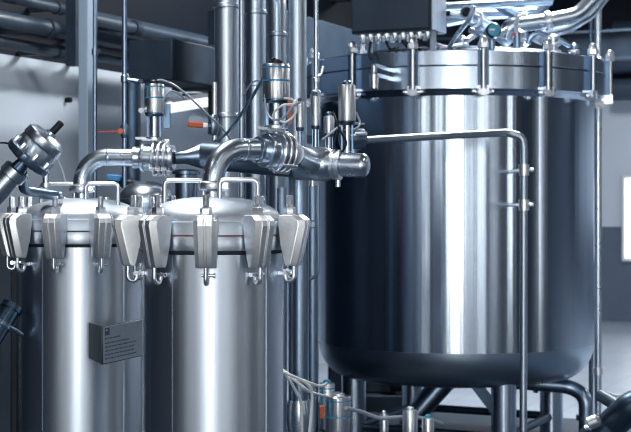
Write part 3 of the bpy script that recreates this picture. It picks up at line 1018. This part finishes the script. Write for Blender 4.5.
# header behind: reducer, dark run, thick tee, end cap
h0, h1, h2, h3 = endL, at(205, 155.5, 5.95), at(298, 163.5, 5.70), at(369, 165.5, 5.62)
hd = thing('header_pipe', 'thick header pipe running behind the valves to a rounded blind end', 'pipe', h1)
MB().tube([h0, h0.lerp(h1, 0.35), h0.lerp(h1, 0.9), h1], [0.026, 0.028, 0.056, 0.058], 32).build('reducer', M['pipe_dull'], hd)
MB().tube([h1, h2], 0.058, 36).build('run', M['pipe_dull'], hd)
u = (h3 - h2).normalized()
L3 = (h3 - h2).length
MB().lathe([(0.058, -0.01), (0.067, 0.0), (0.067, 0.120), (0.062, 0.130), (0.052, 0.145)], h2, u, 40).build('tee_body', M['pipe'], hd)
MB().lathe([(0.050, 0.138), (0.060, 0.142), (0.060, 0.154), (0.054, 0.158), (0.054, 0.164), (0.060, 0.166), (0.060, 0.178), (0.048, 0.182)], h2, u, 40).build('ferrule', M['bolt'], hd)
prof = [(0.048, 0.178), (0.048, L3 - 0.03)] + [(0.048 - 0.03 + 0.03 * math.cos(q * math.pi / 12), L3 - 0.03 + 0.03 * math.sin(q * math.pi / 12)) for q in range(1, 7)] + [(0.0, L3)]
MB().lathe(prof, h2, u, 40).build('blind_end', M['pipe'], hd)
MB().tube([endF, endF.lerp(h2 + u * 0.05, 0.5), h2 + u * 0.06], [0.043, 0.046, 0.05], 32).build('branch', M['pipe'], hd)
for q in (0.06, 0.165):
    c = h2 + u * q - Z * 0.066
    MB().cyl(c - Z * 0.022, c + Z * 0.006, 0.010, 12).build('drain_plug', M['bolt'], hd)
# downcomer under the header
p = h2 + u * 0.01
c = Vector((at(299, 200, 5.95).x, 5.95, 0))
pts = bend([Vector((c.x, 5.95, 1.585)), Vector((c.x, 5.95, 0.60)), Vector((c.x - 0.01, 5.95, 0.10))], 0.1)
t = thing('downcomer_pipe', 'vertical pipe dropping beneath the thick header beside the near filter tank', 'pipe', (c.x, 5.95, 0))
MB().tube([Vector((c.x, 5.95, 1.62)), Vector((c.x, 5.95, 0.0))], 0.042, 28).build('tube', M['pipe_dull'], t)
MB().lathe([(0.044, 0), (0.050, 0.01), (0.050, 0.03), (0.044, 0.04)], Vector((c.x, 5.95, 1.40)), Z, 28).build('coupling', M['pipe'], t)
MB().lathe([(0.045, -0.05), (0.052, 0.0), (0.052, 0.05), (0.045, 0.09)], Vector((c.x, 5.95, 0.60)), Z, 28).build('ball_joint', M['pipe'], t)


# tall dark block added to keep the pale wall out of the vessel's reflection
t = thing('switch_cabinet', 'tall dark switch cabinet glimpsed in the gaps between the vertical pipes', 'cabinet', (-0.375, 8.55, 0))
MB().box((-0.375, 8.55, 1.42), (0.35, 1.1, 2.74)).build('housing', M['beam'], t, bevel=0.01)
MB().box((-0.375, 8.55, 0.025), (0.33, 1.06, 0.05)).build('plinth', M['iron'], t)
MB().box((-0.375, 7.99, 1.45), (0.30, 0.02, 2.5)).build('door', M['box'], t, bevel=0.005)
MB().box((-0.26, 7.965, 1.5), (0.02, 0.03, 0.16)).build('handle', M['dark_steel'], t, bevel=0.004)


# ------------------------------------------------------------------ pneumatic actuators
def actuator(o, h, r, label, sticker=True, band='cyan', orange=False, top='black', stem=0.05, cat='actuator'):
    """stands at o: stem, yoke, cylinder and cap"""
    t = thing('valve_actuator', label, cat, o)
    MB().lathe([(r * 0.85, 0), (r * 0.85, 0.010), (r * 0.42, 0.014), (r * 0.42, stem)], o, Z, 24).build('stem', M['pipe'], t)
    y = MB()
    for s in (-1, 1):
        y.hull_box(o + Vector((s * r * 0.62, 0, stem * 0.55)), Vector((r * 0.09, 0, 0)), Vector((0, r * 0.30, 0)), Z * stem * 0.5)
    y.lathe([(r * 0.8, stem * 0.92), (r * 0.95, stem), (r * 0.95, stem + 0.008)], o, Z, 28)
    y.build('yoke', M['dark_steel'], t)
    MB().lathe([(r * 0.96, stem + 0.006), (r, stem + 0.012), (r, stem + h - 0.006), (r * 0.93, stem + h)], o, Z, 36).build('cylinder', M['cyl'], t)
    MB().lathe([(r * 0.5, stem + h - 0.001), (r * 0.5, stem + h + 0.012), (r * 0.3, stem + h + 0.018)], o, Z, 20).build('cap', M[top], t)
    if sticker:
        b = MB()
        for q in (0.52, 0.88):
            b.lathe([(r * 1.0, stem + h * q), (r * 1.012, stem + h * q), (r * 1.012, stem + h * q + 0.006), (r * 1.0, stem + h * q + 0.006)], o, Z, 36, cap=False)
        a = -0.62
        d = Vector((math.sin(a), -math.cos(a), 0)) * r * 1.004
        b.hull_box(o + d + Z * (stem + h * 0.70), Vector((math.cos(a), math.sin(a), 0)) * 0.0036, d.normalized() * 0.0008, Z * h * 0.18)
        b.build('blue_marking', M[band], t)
    if orange:
        MB().hull_box(o + Vector((r * 1.0, -0.01, stem * 0.6)), Vector((0.008, 0, 0)), Vector((0, 0.012, 0)), Z * stem * 0.45).build('orange_indicator', M['orange'], t)
    return t


# on the near valve
vf_mid = eF + dF2 * 0.165 * 0.45
o = Vector((vf_mid.x + 0.012, vf_mid.y, vf_mid.z + 0.084))
aF = actuator(o, 0.135, 0.051, 'bright cylinder actuator with blue markings on the near filter tank\'s valve', stem=0.10, orange=True, band='blue')
aF_top = o + Z * 0.245
vl_mid = eL + dL * 0.175 * 0.45
o = Vector((vl_mid.x + 0.012, vl_mid.y, vl_mid.z + 0.074))
aL = actuator(o, 0.125, 0.042, 'cylinder actuator with small teal mark on the plated filter tank\'s valve', stem=0.105, band='cyan')
aL_top = o + Z * 0.24
MB().hull_box(o + Vector((0.05, 0.03, 0.10)), Vector((0.012, 0, 0)), Vector((0, 0.02, 0)), Z * 0.05).build('pilot_block', M['dark_steel'], aL)
MB().lathe([(0.011, 0), (0.011, 0.03)], o + Vector((-0.052, 0, 0.12)), (0, -1, 0), 16).build('round_port', M['white'], aL)
# top plate of both valves
for c, d, tt in ((vf_mid, dF2, vF), (vl_mid, dL, vL)):
    s = d.cross(Z).normalized()
    MB().hull_box(c + Z * 0.074, d * 0.032, s * 0.03, Z * 0.004).build('mounting_plate', M['bolt'], tt)
    MB().hull_box(c + Z * 0.080 - d * 0.035 - s * 0.0, d * 0.032, s * 0.010, Z * 0.005).build('position_lever', M['white'] if tt == vF else M['bolt'], tt)

# group of valves on the header and the pipe behind it
def small_valve(px, ptop, pbot, Y, r, label, marks=False, orange=False, base_z=None, fr=0.56):
    top, bot = at(px, ptop, Y), at(px, pbot, Y)
    h = top.z - bot.z
    o = Vector((bot.x, Y, base_z if base_z else bot.z))
    return actuator(o, h * fr, r, label, sticker=marks, orange=orange, top='dark_steel', stem=max(0.03, top.z - o.z - h * fr))


hz = h2.z + 0.066
small_valve(347, 85, 152, 5.68, 0.034, 'bright slim actuator standing on the blind end of the header', base_z=1.692)
small_valve(315.5, 96, 152, 5.69, 0.019, 'very slim bright actuator between the near cylinder and the blind end', base_z=1.715)
small_valve(300, 102, 150, 5.95, 0.018, 'slim dull actuator half hidden behind the near blue-marked cylinder', base_z=1.70)
small_valve(329, 116, 150, 5.82, 0.022, 'short squat valve in the middle of the header cluster', base_z=1.69)
c = at(353, 139, 5.9)
t = thing('elbow_fitting', 'rounded fitting behind the header end where the slim level pipe starts', 'fitting', c - Z * 0.05)
MB().lathe([(0.02, -0.06), (0.042, -0.045), (0.046, 0.0), (0.042, 0.045), (0.02, 0.06)], c, Vector((1, 0.6, 0.1)), 24).build('body', M['pipe_dull'], t)
MB().cyl(c, c - Z * 0.09, 0.016, 16).build('stem', M['pipe_dull'], t)
MB().cyl(c + Vector((0.0, -0.03, 0.02)), c + Vector((0.055, -0.05, 0.02)), 0.008, 10).build('thumb_screw', M['bolt'], t)
# loops of thin tubing in the cluster
for i, (pts, lab) in enumerate([
    ([at(333, 112, 5.7), at(339, 128, 5.66), at(346, 142, 5.64), at(341, 152, 5.64), at(334, 146, 5.66), at(338, 130, 5.68)], 'thin dark tube looped round the short squat valve'),
    ([at(356, 112, 5.8), at(360, 124, 5.8), at(352, 130, 5.75), at(342, 128, 5.72)], 'thin pale tube hooked behind the slim actuator on the blind end'),
    ([at(322, 140, 5.7), at(330, 134, 5.72), at(344, 124, 5.76), at(364, 124, 5.85)], 'thin tube crossing level through the header cluster')]):
    tag(MB().tube(spline(pts), 0.0045, 8).build('air_tube', M['grey_hose'] if i else M['black']), lab, 'tube', 'air tubes of the header cluster')

# thin rod with a J bend hanging below the header
pts = bend([at(318, 185, 5.62), at(318, 274, 5.62), at(309, 280, 5.62)], 0.03)
tag(MB().tube(pts, 0.0065, 10).build('drain_tube', M['pipe_dull']), 'thin tube with a hooked lower end hanging below the blind header', 'tube')

# ------------------------------------------------------------------ vertical pipes behind the valves
def riser(px, Y, r, z0, z1, label, m='riser', rings=(), bend_top=None):
    x = (px - CX) * Y / F
    t = thing('vertical_pipe', label, 'pipe', (x, Y, z0), 'vertical pipes rising behind the valves')
    if bend_top:
        q = bend([Vector((x, Y, z0)), Vector((x, Y, z1)), Vector((x, Y, z1)) + Vector(bend_top)], 0.12)
    else:
        q = [Vector((x, Y, z0)), Vector((x, Y, z1))]
    MB().tube(q, r, 28).build('tube', M[m], t)
    for z in rings:
        MB().lathe([(r * 1.02, -0.012), (r * 1.1, -0.008), (r * 1.1, 0.008), (r * 1.02, 0.012)], (x, Y, z), Z, 28).build('weld_ring', M[m], t)
    return t


riser(227, 7.2, 0.064, 0, HZ, 'widest vertical pipe, with a blotchy shine, above the near bent pipe', 'riser', (2.50, 1.95))
riser(255.5, 7.35, 0.054, 0, HZ, 'vertical pipe just behind the teal hose', 'riser', (2.49, 2.12))
riser(277, 7.55, 0.050, 0, 2.56, 'vertical pipe with a bent top, rising behind the blue-marked cylinder', 'riser', (2.40,), (-0.10, 0.10, 0.5))
riser(297.5, 7.3, 0.047, 0, HZ, 'smooth vertical pipe beside the thin rod of the header cluster', 'riser', ())
riser(241.5, 7.05, 0.013, 0, 2.62, 'narrow pipe squeezed between the two widest vertical pipes', 'riser')
riser(214.5, 7.0, 0.012, 0, 2.10, 'narrow bright pipe along the edge of the widest vertical pipe', 'bolt')
# thin rod with hand knob
x = (316 - CX) * 6.4 / F
t = thing('vertical_pipe', 'thin rod coming down from above into a small white knob', 'pipe', (x, 6.4, 1.9))
MB().cyl((x, 6.4, 1.70), (x, 6.4, HZ), 0.0105, 12).build('tube', M['pipe'], t)
MB().lathe([(0.010, -0.02), (0.022, -0.012), (0.022, 0.012), (0.010, 0.02)], at(316, 94, 6.4), Z, 20).build('knob', M['bolt'], t)
MB().lathe([(0.010, -0.012), (0.015, -0.008), (0.015, 0.008), (0.010, 0.012)], at(316, 80, 6.4), Z, 20).build('collar', M['bolt'], t)
cc = at(323, 71, 6.4)
MB().tube(bend([at(316, 76, 6.4), at(321, 75, 6.4), at(323, 66, 6.4)], 0.015), 0.007, 10).build('side_tap', M['bolt'], t)

# dark vertical pipe and thin line behind the plated filter tank
x = (132 - CX) * 7.3 / F
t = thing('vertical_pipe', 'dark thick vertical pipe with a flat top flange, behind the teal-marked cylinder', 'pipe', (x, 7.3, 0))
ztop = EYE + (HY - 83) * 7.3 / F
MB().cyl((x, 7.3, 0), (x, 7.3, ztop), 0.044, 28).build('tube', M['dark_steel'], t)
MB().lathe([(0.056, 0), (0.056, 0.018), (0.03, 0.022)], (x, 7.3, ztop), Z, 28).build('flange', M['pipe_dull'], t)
x = (124.5 - CX) * 7.0 / F
t = thing('vertical_pipe', 'slim vertical line that carries the thin orange lever', 'pipe', (x, 7.0, 0))
MB().cyl((x, 7.0, 0), (x, 7.0, HZ), 0.0125, 14).build('tube', M['pipe_dull'], t)
MB().lathe([(0.013, -0.02), (0.018, -0.014), (0.018, 0.014), (0.013, 0.02)], at(124.5, 79, 7.0), Z, 14).build('tee', M['pipe_dull'], t)
MB().tube(bend([at(124.5, 79, 7.0), at(138, 81, 7.0)], 0.02), 0.009, 10).build('branch', M['pipe_dull'], t)
# orange ball-valve lever
c = at(121.5, 131, 6.95)
t = thing('ball_valve', 'ball valve with a thin orange lever on the slim vertical line', 'valve', c - Z * 0.03)
MB().lathe([(0.014, -0.035), (0.02, -0.02), (0.022, 0), (0.02, 0.02), (0.014, 0.035)], at(124.5, 131, 7.0), Z, 20).build('body', M['pipe_dull'], t)
lv = MB()
lv.beam(at(98, 131.8, 6.90), at(115, 131.3, 6.92), 0.012, 0.006)
lv.beam(at(115, 131.3, 6.92), at(120, 131, 6.93), 0.014, 0.010)
lv.cyl(at(120.5, 131, 6.97), at(120.5, 131, 6.91), 0.014, 14)
lv.build('orange_lever', M['orange'], t)
# orange grip valve
c = at(212, 125, 7.05)
t = thing('ball_valve', 'ball valve with a stubby orange grip beside the widest vertical pipe', 'valve', c - Z * 0.04)
MB().lathe([(0.016, -0.05), (0.026, -0.03), (0.028, 0), (0.026, 0.03), (0.016, 0.05)], at(213.5, 125, 6.95), Z, 20).build('body', M['pipe_dull'], t)
MB().beam(at(188, 124.3, 6.88), at(203, 125.3, 6.90), 0.02, 0.026).build('orange_grip', M['orange'], t, bevel=0.004)
MB().beam(at(203, 125.3, 6.90), at(208, 125.6, 6.90), 0.016, 0.022).build('white_collar', M['white'], t, bevel=0.003)
MB().beam(at(208, 125.6, 6.90), at(212, 125.6, 6.93), 0.01, 0.012).build('arm', M['pipe'], t)
# blue handled valve low behind the bent pipe
c = at(113, 178, 7.1)
t = thing('ball_valve', 'valve with a blue handle low behind the plated filter tank\'s bent pipe', 'valve', c - Z * 0.05)
MB().beam(at(107, 177.5, 7.1), at(121, 178.5, 7.1), 0.03, 0.034).build('blue_handle', M['blue'], t, bevel=0.006)
MB().cyl(at(119, 182, 7.1), at(134, 184, 7.22), 0.024, 16).build('body', M['black'], t)
# tank-like pipe stub and clutter behind the near filter lid
x = (186 - CX) * 7.6 / F
t = thing('vertical_pipe', 'dull pipe stub standing behind the lid of the near filter tank', 'pipe', (x, 7.6, 0))
MB().cyl((x, 7.6, 0), (x, 7.6, 1.66), 0.06, 24).build('tube', M['pipe_dull'], t)
MB().lathe([(0.06, 0), (0.075, 0.004), (0.075, 0.02), (0.05, 0.03)], (x, 7.6, 1.66), Z, 24).build('flange', M['pipe_dull'], t)
pts = [at(150, 189, 6.3), at(168, 187, 6.2), at(206, 184.5, 5.6)]
# pipes standing under the header between tanks
for px, Y, r, zt_, lab in [(282, 6.6, 0.024, 1.58, 'dull vertical pipe behind the near filter tank\'s last clamp'),
                                                      (312, 7.4, 0.034, 1.60, 'pipe in the dark gap between downcomer and big vessel')]:
    x = (px - CX) * Y / F
    t = thing('vertical_pipe', lab, 'pipe', (x, Y, 0))
    MB().cyl((x, Y, 0), (x, Y, zt_), r, 20).build('tube', M['dark_steel'] if px > 320 else M['pipe_dull'], t)
    MB().lathe([(r, -0.02), (r * 1.3, -0.015), (r * 1.3, 0.015), (r, 0.02)], (x, Y, zt_ - 0.2), Z, 20).build('coupling', M['pipe_dull'], t)

# ------------------------------------------------------------------ hoses
def hose(pts, r, m, label, group=None):
    return tag(MB().tube(spline(pts), r, 10).build('air_hose', M[m]), label, 'hose', group)


hose([aF_top + Z * -0.005, at(277, 62, 5.22), at(270, 64, 5.25), at(262, 80, 5.4), at(246, 107, 5.7), at(228, 132, 5.9), at(214, 142, 6.2), at(206, 150, 6.4)], 0.0065, 'teal_hose',
     'teal hose slanting down from the blue-marked cylinder to behind the near bent pipe')
hose([aL_top - Z * 0.005, at(160, 80, 5.95), at(172, 84, 6.0), at(186, 94, 6.1), at(205, 112, 6.2), at(222, 128, 6.3), at(231, 140, 6.4)], 0.0045, 'grey_hose',
     'grey hose arching from the teal-marked cylinder to the vertical pipes')
hose([at(163, 114, 5.86), at(164, 100, 5.85), at(169, 92, 5.86), at(176, 92, 5.9), at(184, 98, 6.0)], 0.004, 'grey_hose', 'short grey hose curling beside the teal-marked cylinder')
hose([at(243, 95, 5.9), at(252, 83, 5.8), at(260, 80, 5.7), at(264, 84, 5.6)], 0.003, 'grey_hose', 'hair-thin hose crossing the teal hose')
hose([at(268, 72, 5.25), at(265, 88, 5.22), at(266, 108, 5.19), at(272, 119, 5.15), at(283, 118, 5.12), at(292, 107, 5.12), at(300, 102, 5.14)], 0.0042, 'grey_hose',
     'pale hose hanging in a loop below the blue-marked cylinder')
hose([at(272, 118, 5.16), at(276, 110, 5.13), at(284, 105, 5.12), at(293, 104, 5.13), at(297, 99, 5.15)], 0.0045, 'white', 'white hose twisted across the stem of the blue-marked cylinder')
hose([at(276, 119, 5.15), at(286, 122, 5.13), at(296, 112, 5.14), at(293, 100, 5.15), at(284, 98, 5.14)], 0.004, 'white', 'white hose coiled round the orange indicator')
# black plug on top of the near actuator
c = aF_top - Z * 0.008
t = thing('hose_plug', 'black angled plug on top of the blue-marked cylinder', 'plug', c)
MB().tube(bend([c, c + Z * 0.022, at(273, 61, 5.22)], 0.012), 0.0105, 12).build('body', M['black'], t)
MB().hexnut(c, Z, 0.016, 0.012).build('nut', M['black'], t)

# ------------------------------------------------------------------ angle-seat valve on the side
A, B = at(-14, 203, 5.45), at(62, 122, 5.45)
d = (B - A).normalized()
L = (B - A).length
px = 5.45 / F
t = thing('angle_valve', 'tilted steel angle valve with a ribbed head and black stem beside the plated tank', 'valve', A)
def sgm(f0):
    return L * f0
MB().lathe([(0.045, -0.75), (0.045, sgm(0.40))], A, d, 32).build('pipe_stub', M['pipe'], t)
MB().lathe([(0.046, sgm(0.32)), (0.052, sgm(0.33)), (0.052, sgm(0.41)), (0.046, sgm(0.42))], A, d, 32).build('collar', M['pipe'], t)
MB().lathe([(0.032, sgm(0.41)), (0.026, sgm(0.50)), (0.04, sgm(0.53))], A, d, 28).build('neck', M['dark_steel'], t)
hp = MB()
hp.lathe([(0.05, sgm(0.50)), (0.090, sgm(0.52)), (0.094, sgm(0.54)), (0.094, sgm(0.585)), (0.085, sgm(0.60))], A, d, 64, lobes=8, lobe=0.02)
hp.build('base_flange', M['pipe_dull'], t, smooth=math.radians(50))
h2_ = MB()
h2_.lathe([(0.078, sgm(0.595)), (0.080, sgm(0.61)), (0.080, sgm(0.70)), (0.076, sgm(0.72))], A, d, 64, lobes=8, lobe=0.012)
h2_.build('ribbed_head', M['riser'], t, smooth=math.radians(50))
MB().lathe([(0.082, sgm(0.72)), (0.084, sgm(0.73)), (0.080, sgm(0.80)), (0.060, sgm(0.835)), (0.022, sgm(0.845)), (0.022, sgm(0.87))], A, d, 48).build('top_cover', M['pipe'], t)
MB().lathe([(0.014, sgm(0.85)), (0.014, sgm(0.99)), (0.009, sgm(1.0))], A, d, 20).build('stem', M['black'], t)
# bolts round the flange
s1 = d.cross(Vector((0, 1, 0))).normalized()
s2 = d.cross(s1)
for k in range(8):
    q = (k + 0.5) * math.pi / 4
    c = A + d * sgm(0.585) + (s1 * math.cos(q) + s2 * math.sin(q)) * 0.083
    MB().hexnut(c, d, 0.009, 0.03).build('bolt', M['bolt'], t)
# lower branch pipe of the valve
pts = bend([at(22, 172, 5.5), at(24, 190, 5.6), at(56, 195, 5.75)], 0.05)
t = thing('branch_pipe', 'short bent pipe under the tilted angle valve', 'pipe', pts[-1])
MB().tube(pts, 0.020, 20).build('tube', M['pipe_dull'], t)
MB().cyl(at(46, 172, 5.8), at(46, 197, 5.8), 0.014, 16).build('stand_pipe', M['pipe'], t)
MB().cyl(at(46, 183, 5.8) , at(46, 187, 5.8), 0.020, 16).build('collar', M['bolt'], t)
MB().cyl(at(40, 195.5, 5.78), at(62, 195.5, 5.78), 0.016, 16).build('union', M['pipe'], t)
hose([at(50, 150, 5.6), at(58, 160, 5.8), at(63, 172, 6.0), at(66, 184, 6.1)], 0.003, 'white', 'thin white hose falling from the ribbed head of the angle valve')
hose([at(-6, 143, 5.7), at(6, 143, 5.7), at(16, 147, 5.65), at(24, 156, 5.6)], 0.004, 'black', 'black hose entering low beside the ribbed head')

# dark cabinet and shiny pipe at the near tank's side
x0 = at(-70, 0, 6.9).x
t = thing('equipment_cabinet', 'dark cabinet in the shade beside the plated filter tank', 'cabinet', (at(-25, 0, 6.9).x, 6.9, 0))
c = Vector((at(-25, 0, 6.9).x, 6.9, 0.70))
MB().box(c, (0.52, 0.5, 1.4)).build('housing', M['black'], t, bevel=0.01)
MB().box(c + Vector((0, -0.255, 0)), (0.46, 0.02, 1.30)).build('door', M['box'], t, bevel=0.006)
MB().box(c + Vector((0.17, -0.275, 0.1)), (0.02, 0.03, 0.14)).build('handle', M['dark_steel'], t, bevel=0.004)
A, B = at(-16, 352, 5.7), at(13, 306, 5.8)
d = B - A
t = thing('slanted_pipe', 'dark glossy pipe end slanting up beside the plated filter tank\'s body', 'pipe', A)
MB().lathe([(0.040, -0.9), (0.040, d.length * 0.9), (0.046, d.length * 0.9), (0.046, d.length), (0.02, d.length + 0.01)], A, d, 28).build('barrel', M['dark_steel'], t)
MB().lathe([(0.044, d.length * 0.55), (0.044, d.length * 0.62)], A, d, 28).build('band', M['pipe_dull'], t)
MB().tube(bend([at(8, 326, 5.75), at(16, 330, 5.78), at(20, 333, 5.79), at(22, 334, 5.80)], 0.02), 0.010, 12).build('side_tap', M['pipe_dull'], t)

# ------------------------------------------------------------------ low manifold under the vessel
mz = at(340, 432, 6.9).z - 0.12
pts = [at(316, 0, 6.9), at(440, 0, 7.6)]
m0 = Vector((0.03, 7.40, 0.22))
m1 = Vector((pts[1].x, 7.0, 0.22))
t = thing('low_manifold', 'low dark manifold pipe on small stands, carrying the valves under the vessel', 'pipe', Vector((m0.x, m0.y, 0)))
MB().cyl(m0, m1, 0.045, 24).build('tube', M['dark_steel'], t)
for q in (0.05, 0.95):
    c = m0.lerp(m1, q)
    MB().cyl(Vector((c.x, c.y, 0)), c, 0.02, 12).build('stand', M['dark_steel'], t)


def on_manifold(px, ptop, pcyl, r, label, marks=True, orange=False, top='bolt'):
    # position along the manifold whose photo column is px
    k = (px - CX) / F
    q = (k * m0.y - m0.x) / ((m1.x - m0.x) - k * (m1.y - m0.y))
    c = m0.lerp(m1, q)
    ztop = EYE + (HY - ptop) * c.y / F
    zc = EYE + (HY - pcyl) * c.y / F
    o = c + Z * 0.045
    return actuator(o, ztop - zc, r, label, sticker=marks, band='cyan', orange=orange, top=top, stem=max(0.03, zc - o.z)), Vector((c.x, c.y, ztop))


aa, ta = on_manifold(338, 398, 442, 0.066, 'bright low actuator with teal bands under the big vessel', orange=True)
ab, tb_ = on_manifold(327, 383, 430, 0.040, 'smaller teal-topped actuator tucked behind the bright low one', top='cyan')
on_manifold(384, 414, 440, 0.022, 'short round-headed valve between low actuators and vessel leg', marks=False)
on_manifold(410, 410, 440, 0.038, 'squat steel valve under the slanting vessel outlet', marks=False)
on_manifold(428, 418, 445, 0.030, 'last valve on the low manifold, with a teal top', marks=False, top='cyan')
c = at(322, 412, 6.7)
tag(MB().hull_box(c, Vector((0.012, 0, 0)), Vector((0, 0.02, 0)), Z * 0.03).build('orange_tag', M['orange'], bevel=0.003), 'small orange block beside the bright low actuator', 'tag')
# pale hoses
src = at(276, 366, 5.75)
lab = ['pale hose sweeping from behind the near tank to the small low actuator', 'pale hose drooping to the floor beside the downcomer', 'pale hose curving down in front of the low manifold', 'thin pale hose spanning level to the bright low actuator']
ends = [[at(292, 376, 5.75), at(310, 383, 5.82), at(320, 386, 6.5), tb_], [at(288, 378, 5.72), at(296, 392, 5.75), at(301, 404, 5.78), at(302, 440, 5.78)],
        [at(290, 375, 5.7), at(306, 383, 5.75), at(312, 396, 5.8), at(309, 440, 5.8)], [at(294, 380, 5.72), at(311, 392, 5.82), at(330, 397, 6.6)]]
for l_, e in zip(lab, ends):
    hose([src] + e, 0.0062, 'white', l_, 'pale hoses by the low manifold')
    src = src + Vector((0.004, 0.012, -0.008))
hose([at(346, 408, 6.85), at(362, 412, 7.0), at(380, 418, 7.1), at(405, 417, 7.2), at(428, 419, 7.3), at(442, 424, 7.4)], 0.010, 'grey_hose', 'thick grey hose lying across the low valves under the vessel')

# blurred pipework close to the camera at the picture's corner
t = thing('near_pipework', 'dark blurred pipe elbow with bright clamps close in front at the lower corner', 'pipe', at(640, 470, 3.9))
pts = bend([at(572, 470, 4.0), at(612, 424, 3.95), at(636, 403, 3.9), at(700, 403, 3.9)], 0.05)
MB().tube(pts, 0.042, 24).build('elbow', M['dark_steel'], t)
for q, p_ in ((at(595, 444, 3.97), at(612, 424, 3.95)),):
    dd = (p_ - q).normalized()
    MB().lathe([(0.046, -0.02), (0.054, -0.012), (0.054, 0.012), (0.046, 0.02)], q + dd * 0.01, dd, 24).build('clamp', M['dark_steel'], t)
MB().lathe([(0.010, 0), (0.018, 0.004), (0.018, 0.03), (0.010, 0.036)], at(588, 424, 3.9), Vector((0.8, -0.3, 0.4)), 16).build('bright_nut', M['bolt'], t)
MB().lathe([(0.010, 0), (0.016, 0.004), (0.016, 0.05), (0.008, 0.056)], at(601, 396, 4.2), Vector((0.9, -0.2, -0.2)), 16).build('bright_bolt', M['bolt'], t)
MB().cyl(at(601, 396, 4.2), at(624, 410, 3.93), 0.018, 16).build('stub', M['dark_steel'], t)
